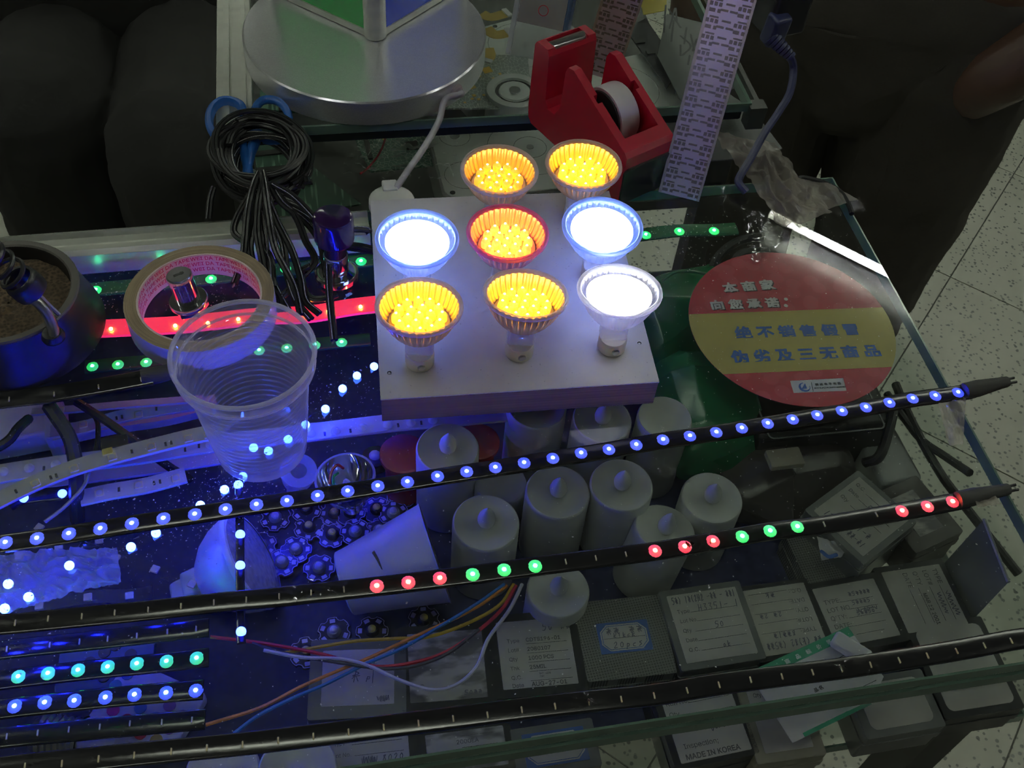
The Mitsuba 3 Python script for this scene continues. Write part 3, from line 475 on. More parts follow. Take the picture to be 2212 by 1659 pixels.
# ---------------------------------------------------------------- things on the glass
# drinking cup
for n_, w_ in (('m_cup_skin', .17), ('m_cup_lip', .45)):
    scene[n_] = {'type': 'blendbsdf', 'weight': w_, 'a': {'type': 'thindielectric', 'int_ior': 1.6, 'specular_transmittance': rgb((.94, .94, .96))},
        'b': {'type': 'principledthin', 'base_color': rgb((.80, .80, .80)), 'roughness': .22, 'diff_trans': 1.1}}
clear('m_water', (.80, .86, .95))
cc = V(*U(525, 763, .083)[:2], 0)
prof = [(.0001, .0035), (.0225, .0035), (.0236, .0005), (.0246, .0012)]
z = .002
while z < .0725:
    r = .0250+(.0322-.0250)*z/.0725
    rib = -.00038*math.cos(z*2*math.pi/.0040) if z > .010 else 0
    prof.append((r+rib, z)); z += .00057
prof += [(.0335, .0732), (.0352, .0740), (.0356, .0750), (.0358, .0795), (.0364, .0812), (.0366, .0828), (.0358, .0836)]
t = thing('plastic_cup', 'clear ribbed plastic cup standing on the glass, glowing blue from below', 'cup')
part(t, 'wall', mv(lathe(prof, 64), frame(cc+V(0, 0, .0006), (1, 0, 0))), 'm_cup_skin', True)
for nm, R0, z0, rr in (('rim', .0362, .0834, .0013), ('lip_edge', .0354, .0745, .0009), ('foot', .0240, .0030, .0012)):
    part(t, nm, mv(lathe([(R0+rr*math.cos(a), z0+rr*math.sin(a)) for a in np.linspace(0, 2*math.pi, 11)], 64), frame(cc, (1, 0, 0))), 'm_cup_lip', True)
part(t, 'water', mv(lathe([(.0001, .0135), (.0250, .0135)], 48), frame(cc+V(0, 0, .0006), (1, 0, 0))), 'm_water', label='shallow rest of water')
# roll of brown tape
rc = V(*U(431, 640, .018)[:2], 0); RO, RI, TH = .0452, .0365, .018
def layers(p, n, uv):
    r = dr.sqrt(dr.square(p.x-rc[0])+dr.square(p.y-rc[1]))
    g = noise(r*3200, dr.atan2(p.y-rc[1], p.x-rc[0])*3)
    return mix((.17, .125, .075), (.30, .225, .14), g)
pbr('m_tape_side', mikit.proc(layers), .6); pbr('m_tape_out', (.62, .58, .52), .45); pbr('m_tape_core', (.72, .60, .62), .5); pbr('m_magenta', (.55, .03, .16), .6)
t = thing('tape_roll', 'roll of brown double-sided tape lying flat on the glass around a chrome key lock', 'tape')
part(t, 'tape', mv(cat(lathe([(RI+.0012, .0006), (RI+.0012, TH)], 72), lathe([(RO-.0002, TH), (RI+.0012, TH)], 72), lathe([(RO-.0002, .0006), (RI+.0012, .0006)], 72)), frame(rc, (1, 0, 0))), 'm_tape_side')
part(t, 'backing', mv(lathe([(RO-.0003, .0006), (RO, .0008), (RO, TH-.0003), (RO-.0003, TH)], 72), frame(rc, (1, 0, 0))), 'm_tape_out', 40, label='pale outer backing')
part(t, 'core', mv(cat(lathe([(RI, TH-.0002), (RI, .0006)], 72), lathe([(RI+.0012, TH-.0001), (RI, TH-.0001)], 72)), frame(rc, (1, 0, 0))), 'm_tape_core', 40, label='pinkish printed cardboard core')
tx = []
for g in range(9):
    for k, s in enumerate(('WEI DA TAPE',)*3):
        m = text2d(s, .0028, True); v = m.vertices.copy(); a = g*.70+.35 - v[:, 0]/RI*1.0
        zz = TH-.0042-k*.0047+v[:, 1]; rr = RI-.0001-v[:, 2]*.3
        tx.append(trimesh.Trimesh(np.stack([rc[0]+rr*np.cos(a), rc[1]+rr*np.sin(a), zz], 1), m.faces, process=False))
part(t, 'lettering', cat(tx), 'm_magenta')
# chrome key lock in the roll
def lock(name, label, cat_, base, ax, group=None, cap=None):
    t = thing(name, label, cat_, group); m = zaxis(base, ax, (1, 0, 0))
    return t, m
kb, kt = U(415, 672, 0), U(398, 598, 0.030)
ax = kt-kb
ax = V(-.10, .05, 1.); ax /= np.linalg.norm(ax)
t, m = lock('key_lock', 'chrome cylinder key lock standing inside the tape roll', 'lock', kb+V(.000, .001, .0006), ax)
part(t, 'barrel', mv(lathe([(.0001, .0), (.0072, .0), (.0076, .0006), (.0076, .0255), (.0080, .0262), (.0080, .0290), (.0076, .0296), (.0001, .0296)], 36), m), 'm_chrome', 40)
part(t, 'flange', mv(lathe([(.0076, .0062), (.0118, .0062), (.0122, .0068), (.0122, .0086), (.0116, .0094), (.0076, .0094)], 36), m), 'm_chrome', 40)
part(t, 'nut', mv(prism(Polygon([(.0112*math.cos(a), .0112*math.sin(a)) for a in np.arange(6)*math.pi/3]).difference(Point(0, 0).buffer(.0074)), .0018, .0062, .0006), m), 'm_chrome')
part(t, 'face', mv(lathe([(.0072, .0), (.0070, .0005), (.0001, .0005)], 32), m @ frame((0, 0, .0296), (1, 0, 0))), 'm_steel', 40)
part(t, 'keyhole', mv(prism(Polygon([(-.0032, -.0009), (.0010, -.0009), (.0014, -.0014), (.0032, -.0008), (.0032, .0008), (.0014, .0014), (.0010, .0009), (-.0032, .0009)]), .0005, .0007), m @ frame((0, 0, .0296), (1, .4, 0))), 'm_black_matte')
# chrome indicator with dark purple cap, by the wires
kb = U(728, 600, 0); ax = V(.02, .06, 1.); ax /= np.linalg.norm(ax); m = zaxis(kb+V(0, 0, .0008), ax)
t = thing('indicator_lamp', 'chrome indicator lamp with a dark purple cap, upright between the wires and the board', 'indicator lamp')
part(t, 'flange', mv(lathe([(.0001, 0), (.0135, 0), (.0142, .0008), (.0142, .0042), (.0130, .0054), (.0110, .0050), (.0080, .0064), (.0001, .0064)], 40), m), 'm_chrome', 40)
part(t, 'barrel', mv(lathe([(.0078, .006), (.0080, .0075), (.0080, .019), (.0074, .020), (.0001, .020)], 36), m), 'm_chrome', 40)
pbr('m_purple', (.012, .003, .028), .12); 
part(t, 'collar', mv(lathe([(.0072, .0200), (.0072, .0300), (.0105, .0310)], 36), m), 'm_black', 40)
part(t, 'cap', mv(lathe([(.0105, .0310), (.0122, .0316), (.0126, .0330), (.0126, .0480), (.0118, .0502), (.0095, .0512), (.0001, .0516)], 40), m), 'm_purple', 40, label='glossy dark purple cap')
for s in (-1, 1): part(t, 'terminal', mv(box(-.0012, .0012, .0074, .0098, .0205, .0262), m @ frame((s*.004, 0, 0), (1, 0, 0))), 'm_steel')
# soldering iron stand
sc_ = V(*U(12, 640, .030)[:2], 0)
pbr('m_iron', (.010, .010, .011), .34, .1)
def spg(p, n, uv):
    a, b, r = voronoi(p.x*420, p.y*420); return mix((.018, .012, .007), (.085, .055, .030), smoothstep(.1, .6, a)*fbm(p.x*300, p.y*300))
pbr('m_rim_grey', (.055, .05, .045), .5); pbr('m_sponge', mikit.proc(spg), .95)
t = thing('soldering_iron_stand', 'black soldering iron stand with a brown sponge and a coiled wire holder', 'iron stand')
part(t, 'base', mv(lathe([(.0001, .0006), (.047, .0006), (.0505, .002), (.0500, .006), (.0450, .022), (.0425, .030), (.0420, .0335), (.0412, .0345), (.0380, .0345), (.0372, .0330), (.0368, .022), (.0001, .021)], 56), frame(sc_, (1, 0, 0))), 'm_iron', 40)
part(t, 'rim', mv(lathe([(.0425, .0330), (.0428, .0344), (.0420, .0354), (.0385, .0354), (.0376, .0344)], 56), frame(sc_, (1, 0, 0))), 'm_rim_grey', 40, label='grey rim')
def bump_(u, v, p): return np.stack([0*u, 0*u, .0016*(meshkit.fbm(np.c_[p[:, :2]*160, 0*u], 3)-.5)], 1)
g = np.array([(r*math.cos(a), r*math.sin(a)) for r in np.linspace(.001, .0366, 14) for a in np.arange(36)*math.pi/18])
sp = lathe([(r, .0) for r in np.linspace(.0366, .0008, 22)], 48); v = sp.vertices.copy(); v[:, 2] = .0255+.004*(meshkit.fbm(np.c_[v[:, :2]*190, v[:, 2]], 3)-.5)
part(t, 'sponge', mv(trimesh.Trimesh(v, sp.faces, process=False), frame(sc_, (1, 0, 0))), 'm_sponge', True)
post = U(118, 722, .034); neck = U(58, 630, .058)
part(t, 'post', tube(spline([U(120, 735, .0335), U(112, 700, .041), U(96, 668, .050), U(66, 640, .058)], 5), .0032, 10), 'm_steel', 40)
part(t, 'clamp', mv(lathe([(.0001, -.001), (.0062, -.001), (.0066, .001), (.0054, .004), (.0001, .0046)], 24), frame(U(116, 728, .033), (1, 0, 0))), 'm_iron', 40)
hd = U(20, 590, .074)-U(62, 625, .060); hd /= np.linalg.norm(hd); hb = U(60, 620, .060); mh = zaxis(hb, hd, (0, 0, 1))
part(t, 'nozzle', mv(lathe([(.0072, -.004), (.0094, -.004), (.0098, -.002), (.0098, .005), (.0088, .0075), (.0080, .0080), (.0072, .0070), (.0072, -.004)], 32), mh), 'm_iron', 40)
hx = [(.0082*math.cos(a), .0082*math.sin(a), .006+a/(2*math.pi)*.0078) for a in np.arange(0, 6.2*2*math.pi, .3)]
part(t, 'spring', mv(tube(hx, .0013, 6), mh), 'm_iron', 40)
part(t, 'tip_rest', tube([U(66, 620, .060), U(100, 655, .048), U(128, 680, .040)], [.0017, .0016, .0012], 8), 'm_steel', 40)
# wires
pbr('m_wire', (.006, .006, .007), .35, specular=.3); pbr('m_wire_stripe', (.62, .61, .60), .45)
t = thing('wire_bundle', 'coiled bundle of thin black twin wires with white stripes lying over the back rail', 'wire')
cco = U(568, 352, .012); ua = U(672, 358, .012)-cco; ub = U(570, 262, .012)-U(570, 352, .012)
ua, ub = V(*ua[:2], 0), V(*ub[:2], 0)
def twin(pts, side=1.0, sm=5, stripe=True, w=.0014):
    p = spline(pts, sm); tt, a, b = frames(p)
    s = np.cross(tt, V(0, 0, 1)); s /= np.linalg.norm(s, axis=1, keepdims=True)+1e-9
    wv = part(t, 'wire', cat(tube(p+s*w*.8, w, 6), tube(p-s*w*.8, w, 6)), 'm_wire', 40)
    if stripe: part(wv, 'stripe', tube(p+s*w*.75*side+V(0, 0, w*.72), w*.34, 4), 'm_wire_stripe')
r_ = np.random.default_rng(3)
for k in range(17):
    ra, rb = r_.uniform(.60, 1.02), r_.uniform(.60, 1.02); off = (r_.uniform(-.08, .08), r_.uniform(-.08, .08)); ph = r_.uniform(0, 6.3); zz = .006+.022*k/17
    nn = 22; arc = r_.uniform(.72, 1.0)*2*math.pi
    tw = r_.uniform(-.4, .4)
    pts = [cco*[1, 1, 0]+ua*(off[0]+ra*math.cos(a+ph))+ub*(off[1]+rb*math.sin(a+ph))+V(0, 0, zz+.004*math.sin(a*1.+ph*2)+tw*.004*math.cos(a)) for a in np.linspace(0, arc, nn)]
    twin(pts, 1 if r_.random() > .5 else -1, 2, stripe=r_.random() > .55)
tails = [
    [(560, 372, .034), (548, 400, .034), (536, 450, .028), (530, 510, .016), (524, 560, .008), (506, 613, .004)],
    [(566, 370, .036), (572, 400, .036), (582, 470, .026), (596, 540, .014), (634, 615, .006), (650, 680, .004)],
    [(572, 385, .034), (560, 430, .030), (556, 500, .018), (566, 560, .008), (572, 600, .004), (574, 640, .003)],
    [(585, 400, .032), (610, 440, .028), (660, 480, .018), (690, 520, .010), (700, 560, .008), (706, 600, .006)],
    [(590, 398, .034), (640, 430, .030), (700, 500, .022), (708, 560, .018), (712, 640, .010), (722, 735, .004)],
    [(600, 420, .030), (640, 470, .022), (660, 520, .014), (680, 560, .008), (660, 590, .004), (590, 660, .003)],
    [(580, 410, .030), (590, 470, .020), (612, 530, .012), (620, 590, .006), (640, 650, .004), (672, 690, .003)],
    [(575, 420, .030), (600, 480, .020), (630, 540, .012), (650, 600, .007), (660, 650, .004), (690, 678, .003)],
    [(555, 420, .028), (548, 480, .018), (540, 540, .010), (560, 600, .006), (600, 640, .004), (606, 672, .003)],
    [(540, 420, .026), (512, 470, .014), (505, 500, .010), (520, 516, .009), (530, 520, .008)],
    [(548, 410, .026), (530, 450, .018), (560, 520, .010), (585, 560, .006), (590, 620, .004)],
    [(610, 430, .026), (660, 455, .020), (720, 520, .022), (780, 532, .020), (815, 541, .020)],
    [(612, 436, .024), (670, 470, .020), (730, 526, .018), (790, 540, .017), (816, 545, .018)],
    [(690, 490, .012), (740, 494, .030), (790, 496, .026), (798, 502, .024)],
    [(670, 575, .010), (650, 590, .006), (665, 640, .003), (700, 645, .003), (728, 636, .003)],
    [(560, 440, .022), (572, 520, .010), (578, 580, .004), (600, 630, .003), (622, 670, .003)],
    [(462, 405, .010), (455, 430, .006), (450, 475, .004)],
    [(650, 405, .020), (660, 385, .020), (665, 395, .022)]]
for i, q in enumerate(tails): twin([U(*a) for a in q], (-1)**i, 5, stripe=i % 3 != 2)
for x, y, zz in ((506, 613, .004), (722, 735, .004), (797, 500, .024)):
    part(t, 'copper_end', tube([U(x, y, zz), U(x-4, y+8, zz-.001)], .0006, 5), 'm_steel')
# scissors
pbr('m_blue_plastic', (.012, .075, .30), .33)
t = thing('scissors', 'scissors with blue plastic finger loops lying behind the wire coil', 'scissors')
def loop(pix, r):
    p = spline([U(x, y, .006) for x, y in pix]+[U(*pix[0], .006)], 6); return ribbon(p, [(-r, -.003), (r*.3, -.003), (r, -.0012), (r, .0015), (r*.3, .0032), (-r*.6, .0032), (-r, .001)], cap=False)
part(t, 'finger_loop', loop([(528, 262), (522, 230), (500, 217), (474, 219), (456, 238), (452, 268), (468, 296), (500, 300), (522, 285)], .0028), 'm_blue_plastic', 50)
part(t, 'finger_loop', loop([(544, 264), (553, 232), (572, 217), (600, 220), (620, 240), (624, 268), (610, 296), (578, 300), (552, 286)], .0028), 'm_blue_plastic', 50)
for s, x0 in ((-1, 516), (1, 558)): part(t, 'shank', tube([U(x0, 288, .006), U(535+s*6, 330, .006), U(535-s*4, 380, .005)], [.0045, .004, .003], 8), 'm_blue_plastic', 50)
bl = [U(541, 365, .003), U(551, 368, .003), U(533, 470, .003), U(527, 497, .003), U(520, 470, .003)]
part(t, 'blade', cat(prism([q[:2] for q in bl], .0024, .0038)), 'm_steel')
part(t, 'blade', cat(prism([(q+V(.002, 0, 0))[:2] for q in bl], .0009, .0022)), 'm_steel')
# sticker
t = thing('round_sticker', 'round red and yellow sticker with Chinese writing stuck under the glass top', 'sticker')
so, sx = U(1713, 704, -.0012), U(1905, 665, -.0012)-U(1495, 680, -.0012); sm = frame(so, sx); si = np.linalg.inv(sm)
pbr('m_stk_red', mikit.proc(lambda p, n, uv: mix((.25, .008, .022), (.30, .03, .05), smoothstep(.40, .34, voronoi(p.x*75, p.y*75)[0])*.6)), .4)
pbr('m_stk_yellow', (.36, .29, .075), .4); pbr('m_stk_white', (.52, .52, .52), .4); pbr('m_stk_blue', (.012, .055, .24), .4); pbr('m_ink', (.015, .015, .02), .5)
ring_px = [(1492,690),(1497,740),(1520,790),(1560,825),(1610,850),(1680,866),(1730,871),(1790,869),(1850,855),(1900,820),(1930,770),(1936,735),(1930,700),(1912,670),(1880,632),(1840,600),(1790,572),(1740,550),(1690,542),(1640,548),(1590,566),(1545,595),(1512,635)]
rp = np.array([(si @ np.append(U(x, y, -.0012), 1))[:2] for x, y in ring_px]); sctr = (rp.max(0)+rp.min(0))/2
A_ = np.c_[2*rp, np.ones(len(rp))]; q_ = np.linalg.lstsq(A_, (rp**2).sum(1), rcond=None)[0]; sctr = q_[:2]; srad = math.sqrt(q_[2]+sctr @ sctr)
disc = Point(*sctr).buffer(srad, quad_segs=24)
yl = [(si @ np.append(U(x, y, -.0012), 1))[1] for x, y in ((1495, 680), (1905, 665), (1580, 808), (1915, 795))]; yt, yb = (yl[0]+yl[1])/2, (yl[2]+yl[3])/2
part(t, 'disc', mv(prism(disc, 0, .0003), sm), 'm_stk_red')
from shapely import box as sbox
part(t, 'yellow_band', mv(prism(disc.intersection(sbox(-1, yb, 1, yt)), .0003, .0004), sm), 'm_stk_yellow', label='yellow middle band')
def on_sticker(mesh, z): return mv(mesh, sm @ frame((0, 0, z), (1, 0, 0)))
def loc(x, y): return (si @ np.append(U(x, y, -.0012), 1))[:2]
def line(s, p0, p1, mat, zz=.0005, fat=0, shadow=None, nm='lettering'):
    a, b = loc(*p0), loc(*p1); h = np.linalg.norm(b-a)/(len(s)*1.12-.12); d = (b-a)/np.linalg.norm(b-a)
    g = glyph2d(s, h); m = sm @ frame((a[0], a[1], zz), (d[0], d[1], 0))
    if shadow: part(t, 'lettering_shadow', mv(g, m @ frame((h*.06, -h*.06, -.00008), (1, 0, 0))), shadow)
    part(t, nm, mv(g, m), mat)
line('本商家', (1560, 634), (1676, 625), 'm_stk_white', .0006, shadow='m_ink')
line('向您承诺', (1532, 671), (1686, 664), 'm_stk_white', .0006, shadow='m_ink')
for y in (648, 662): part(t, 'lettering', on_sticker(prism(Point(*loc(1697, y)).buffer(.0014), 0, .0001), .0006), 'm_stk_white')
line('绝不销售假冒', (1586, 732), (1860, 724), 'm_stk_blue')
line('伪劣及三无商品', (1578, 785), (1906, 770), 'm_stk_blue')
pl = [loc(x, y) for x, y in ((1706, 824), (1821, 818), (1828, 845), (1714, 850))]
part(t, 'name_plate', on_sticker(prism(pl, .0003, .0004), 0), 'm_stk_white', label='small white name plate')
line('赛格电子市场', (1760, 835), (1817, 832), 'm_ink', nm='plate_lettering')
e = loc(1737, 838); emb = Point(*e).buffer(.0036).difference(Point(e[0]+.0006, e[1]+.0004).buffer(.0028)).difference(sbox(e[0], e[1]+.001, e[0]+.01, e[1]+.01))
part(t, 'emblem', on_sticker(cat(prism(emb, 0, .0001) if emb.geom_type == 'Polygon' else cat([prism(g, 0, .0001) for g in emb.geoms]), prism([(e[0]-.0022, e[1]-.0012), (e[0]+.0014, e[1]-.0012), (e[0]+.0012, e[1]+.0030)], 0, .0001)), .0005), 'm_stk_blue')
a = loc(1759, 843); m = text2d('SEG ELECTRONICS MARKET', .0011, True); part(t, 'plate_lettering', on_sticker(mv(m, frame((a[0], a[1]+.0005, 0), (1, 0, 0))), .0005), 'm_ink')
for q in ((1752, 828, 1756, 847),): part(t, 'plate_line', on_sticker(strokes([[loc(q[0], q[1]), loc(q[2], q[3])]], .0003), .0005), 'm_ink')
# tape dispenser
t = thing('tape_dispenser', 'red plastic desk tape dispenser bridging the two counters behind the lamps', 'tape dispenser')
d0, d1, d2 = V(.1606, .6499, 0), V(.2076, .5488, 0), V(.248, .5591, 0)
dx = d1-d0; LD = np.linalg.norm(dx); dx /= LD; dy = V(-dx[1], dx[0], 0); WD = .043
md = frame(d0+V(0, 0, .0008), dx)                      # x: from the cutter to the reel end, y: to the right in the photograph, from 0 to WD
pbr('m_red', (.30, .008, .022), .30)
side = Polygon([(.004, .000), (.112, .000), (.112, .040), (.109, .0435), (.105, .045), (.062, .064), (.046, .0715), (.040, .0705), (.0375, .066), (.036, .034), (.030, .0245), (.022, .0245), (.0185, .030), (.0175, .066), (.0155, .0705), (.003, .0705), (.0005, .067), (-.001, .014), (.0, .004)])
k_ = LD/.112
side = affinity.scale(side, k_, 1, origin=(0, 0))
def slab(poly, y0, y1):                                 # outline in x, z, thick in y
    g = prism(poly, y0, y1); v = g.vertices; return trimesh.Trimesh(np.stack([v[:, 0], v[:, 2], v[:, 1]], 1), g.faces[:, ::-1], process=False)
def to3(g): return m3.Manifold(m3.Mesh(np.asarray(g.vertices, np.float32), np.asarray(g.faces, np.uint32)))
sd = slab(side, 0, WD); sd.merge_vertices(); body = to3(sd)
cav = m3.Manifold.cube((.064*k_, WD-.013, .08)).translate((.036*k_, .0065, .012))
cut = m3.Manifold.cube((.012, WD-.013, .03)).translate((.004, .0065, .0615))
slot = m3.Manifold.cube((.006, WD-.006, .02)).rotate((0, 0, 0)).translate((.066*k_, .003, .047))
gb = mani(body-cav-cut-slot)
part(t, 'body', mv(gb, md), 'm_red', 20)
part(t, 'cutter_bar', mv(tube([(.0095, .0062, .0655), (.0095, WD-.0062, .0655)], .0052, 14), md), 'm_chrome', 40)
rl = lathe([(.0001, 0), (.0190, 0), (.0190, .0185), (.0001, .0185)], 40)
part(t, 'reel', mv(rl, md @ zaxis((.066*k_, .0325, .040), (0, -1, 0), (1, 0, 0))), 'm_black', 40)
pbr('m_white_tape', (.62, .57, .60), .5)
part(t, 'tape', mv(lathe([(.0192, .0012), (.0212, .0012), (.0214, .0030), (.0214, .0165), (.0212, .0172), (.0192, .0172)], 44), md @ zaxis((.066*k_, .0325, .040), (0, -1, 0), (1, 0, 0))), 'm_white_tape', 40, label='white tape on the reel')
pad = rrect(WD+.002, .030, .004)
part(t, 'end_plate', mv(mv(prism(pad, 0, .0018, .0005), frame((0, 0, 0), (1, 0, 0))), md @ np.array([[0, 0, 1, LD], [1, 0, 0, WD/2], [0, 1, 0, .0158], [0, 0, 0, 1.]])), 'm_black_gloss', label='glossy black plate on the end')

# dust on the glass
scene['m_dust'] = {'type': 'principledthin', 'base_color': rgb((.80, .80, .78)), 'roughness': .6, 'diff_trans': 1.1}
_r6 = np.random.default_rng(21); nd = 5200
px_ = np.c_[_r6.uniform(-.28, .37, nd), _r6.uniform(.185, .535, nd)]
near = np.array([U(x, y, 0)[:2] for x, y in ((283, 1182), (433, 1092), (525, 1030), (720, 860), (500, 1060), (10, 1300), (210, 640), (460, 610), (1460, 500))])
k_ = _r6.random(nd) < .45; px_[k_] = near[_r6.integers(0, len(near), k_.sum())]+_r6.normal(0, .018, (k_.sum(), 2))
sz = _r6.gamma(2.2, .00006, nd)+.00005; an = _r6.uniform(0, 6.28, nd); c_, s_ = np.cos(an)*sz, np.sin(an)*sz
dv = np.stack([np.stack([px_[:, 0]+a*c_-b*s_*q, px_[:, 1]+a*s_+b*c_*q, np.full(nd, .00025)], 1) for a, b, q in ((-1, -1, .5), (1, -1, 1.), (1, 1, .6), (-1, 1, 1.))], 1)
ok = (dv[:, :, 0].max(1) < CX1-.002) & (dv[:, :, 1].max(1) < .535) & (dv[:, :, 1].min(1) > CY0+.003); dv = dv[ok]
single('dust', 'scattered dust specks lying on the glass counter top', 'dust', (dv.reshape(-1, 3), np.arange(len(dv)*4).reshape(-1, 4)), 'm_dust'); labels['dust']['kind'] = 'stuff'
# ---------------------------------------------------------------- inside the front counter
def wax(p, n, uv): return mix((.38, .39, .385), (.45, .46, .45), fbm(p.x*70, p.y*70, p.z*70))
pbr('m_wax', mikit.proc(wax), .45)
def candle(label, top, rad, ztop, zbot=SH+.0012, flame=True, tilt=None, group='white flameless candles in the counter'):
    """top: pixel of the centre of the upper face; tilt: the axis if it leans."""
    c = U(top[0], top[1], ztop); t = thing('flameless_candle', label, 'candle', group)
    hgt = ztop-zbot; ax = V(0, 0, 1) if tilt is None else V(*tilt); ax /= np.linalg.norm(ax)
    if tilt is not None:
        sn = math.sqrt(1-ax[2]**2); hgt = (ztop-zbot-rad*sn)/ax[2]
    m = zaxis(c, ax, (1, 0, 0))
    part(t, 'body', mv(lathe([(.0001, -hgt), (rad*.93, -hgt), (rad, -hgt+.002), (rad, -.0018), (rad*.97, -.0003), (rad*.93, 0), (rad*.75, -.0010), (rad*.42, -.0026), (.0035, -.0020), (.0001, -.002)], 48), m), 'm_wax', 50)
    if flame: part(t, 'flame_tip', mv(lathe([(.0026, -.003), (.0047, .0), (.0053, .003), (.0046, .0065), (.0028, .0100), (.0010, .0125), (.0001, .0135)], 20), m @ zaxis((0, 0, 0), (.04, .06, 1))), 'm_wax', True)
    return t
candle('white flameless candle with a tall flame tip, farthest left beside the red discs', (967, 968), .0190, -.016)
candle('white flameless candle standing alone in front behind three green lights', (1050, 1128), .0195, -.024)
candle('white flameless candle half hidden by the blue strip, left of its close neighbour', (1205, 1062), .0192, -.022)
candle('white flameless candle under the mirrored lamp rims, right of its close neighbour', (1343, 1047), .0190, -.020)
candle('short white flameless candle with a swirled top, farthest right and apart from the others', (1538, 1075), .0186, -.026)
candle('leaning white flameless candle above the three middle red lights', (1437, 1142), .0186, -.030, tilt=(.16, .10, 1))
candle('low white flameless candle just in front of the green lit strip part', (1206, 1273), .0182, -.044)
candle('white flameless candle partly covered by the front edge of the lamp board, left of two', (1160, 876), .0188, -.020, flame=False)
candle('white flameless candle peeping out under the front edge of the lamp board, right of two', (1301, 905), .0186, -.020)
candle('white flameless candle at the right front corner of the board against the green bags', (1436, 902), .0172, -.016, flame=False)
candle('grey looking candle low behind the front ones, mostly under the blue strip', (1082, 1042), .0160, -.040, flame=False)
candle('white round candle cut by the lower picture edge, right of two', (642, 1664), .0200, -.040, flame=False)
candle('white round candle cut by the lower picture edge, left of two', (480, 1668), .0190, -.050, flame=False)
# white cup lying on its side
pbr('m_white_cup', (.42, .415, .41), .45)
a, b = U(742, 1262, SH+.026), U(935, 1196, SH+.036)
t = thing('tapered_cup', 'white tapered plastic cup lying on its side left of the candles', 'cup'); dz = b-a; L_ = np.linalg.norm(dz)
part(t, 'wall', mv(lathe([(.0001, 0), (.0178, 0), (.0192, .0010), (.0205, .009), (.0210, .0105), (.0300, L_), (.0310, L_+.0012), (.0294, L_+.0004), (.020, .012), (.0001, .011)], 48), zaxis(a, dz, (0, 0, 1))), 'm_white_cup', 40)
part(t, 'crack', mv(prism([(-.0006, 0), (.0012, .001), (.0006, .006), (.0003, .013), (-.0002, .0135), (-.0010, .006)], 0, .0001), frame(U(806, 1190, SH+.0575), U(830, 1240, SH+.0575)-U(806, 1190, SH+.0575)) @ frame((0, 0, 0), (0, -1, 0))), 'm_black_matte')
# red discs
pbr('m_red_disc', (.19, .012, .018), .5)
for x, y, zt, r, l in ((872, 978, -.040, .0150, 'dark red round disc left of the farthest left candle'), (1032, 952, -.040, .0140, 'dark red round disc right of the farthest left candle')):
    c = U(x, y, zt); single('red_disc', l, 'disc', mv(lathe([(.0001, .0), (r*.9, 0), (r, -.001), (r, -.004), (r*.8, -.0045), (r*.8, SH+.0014-zt), (.0001, SH+.0014-zt)], 36), zaxis(c, (0, 0, 1))), 'm_red_disc', 40)
c = U(810, 984, SH+.010); t = thing('round_lens', 'small black holder with a round blue-lit lens beside the red disc', 'lens')
part(t, 'holder', mv(lathe([(.0001, .009-.009), (.0055, .0), (.0085, -.001), (.0092, -.003), (.0092, -.0086), (.0001, -.0086)], 28), zaxis(c, (0, 0, 1))), 'm_black', 40)
part(t, 'lens', mv(lathe([(.0040, .0), (.0034, .0014), (.0018, .0022), (.0001, .0024)], 20), zaxis(c, (0, 0, 1))), 'm_white_plastic', True)
# star boards with LEDs
pbr('m_star', (.008, .008, .012), .3); pbr('m_yellow', (.62, .52, .10), .4); pbr('m_solder', (.50, .49, .52), .4); clear('m_clear', (.93, .93, .95))
_star = Polygon([(.0100*math.cos(a), .0100*math.sin(a)) for a in np.arange(36)*math.pi/18])
for a in np.arange(6)*math.pi/3: _star = _star.difference(Point(.0106*math.cos(a), .0106*math.sin(a)).buffer(.0021))
_sb = shared(prism(_star, 0, .0016)); _so = shared(cat([prism(g, 0, .00012) for g in (lambda d: getattr(d, 'geoms', [d]))(_star.buffer(-.0004).difference(_star.buffer(-.00075)).difference(Point(0, 0).buffer(.0078)))]))
_pad = shared(prism(sbox(-.0016, -.0012, .0016, .0012), 0, .00015)); _em = shared(lathe([(.0042, 0), (.0042, .0012), (.0034, .0030), (.0026, .0034), (.0001, .0034)], 20), 40); _dot = shared(lathe([(.0025, .0), (.0021, .0009), (.0012, .0014), (.0001, .0015)], 16), True)
stars = [(596, 1122, 0), (668, 1142, 1), (662, 1104, 1), (724, 1085, 1), (723, 1113, 1), (757, 1110, 1), (814, 1104, 1), (718, 1158, 1), (768, 1152, 0), (820, 1150, 0), (850, 1112, 0), (640, 1190, 0), (868, 1075, 0), (565, 1182, 0), (610, 1218, 0),
         (722, 1368, 0), (804, 1366, 1), (916, 1342, 1), (662, 1412, 1), (690, 1230, 0)]
_r2 = np.random.default_rng(5)
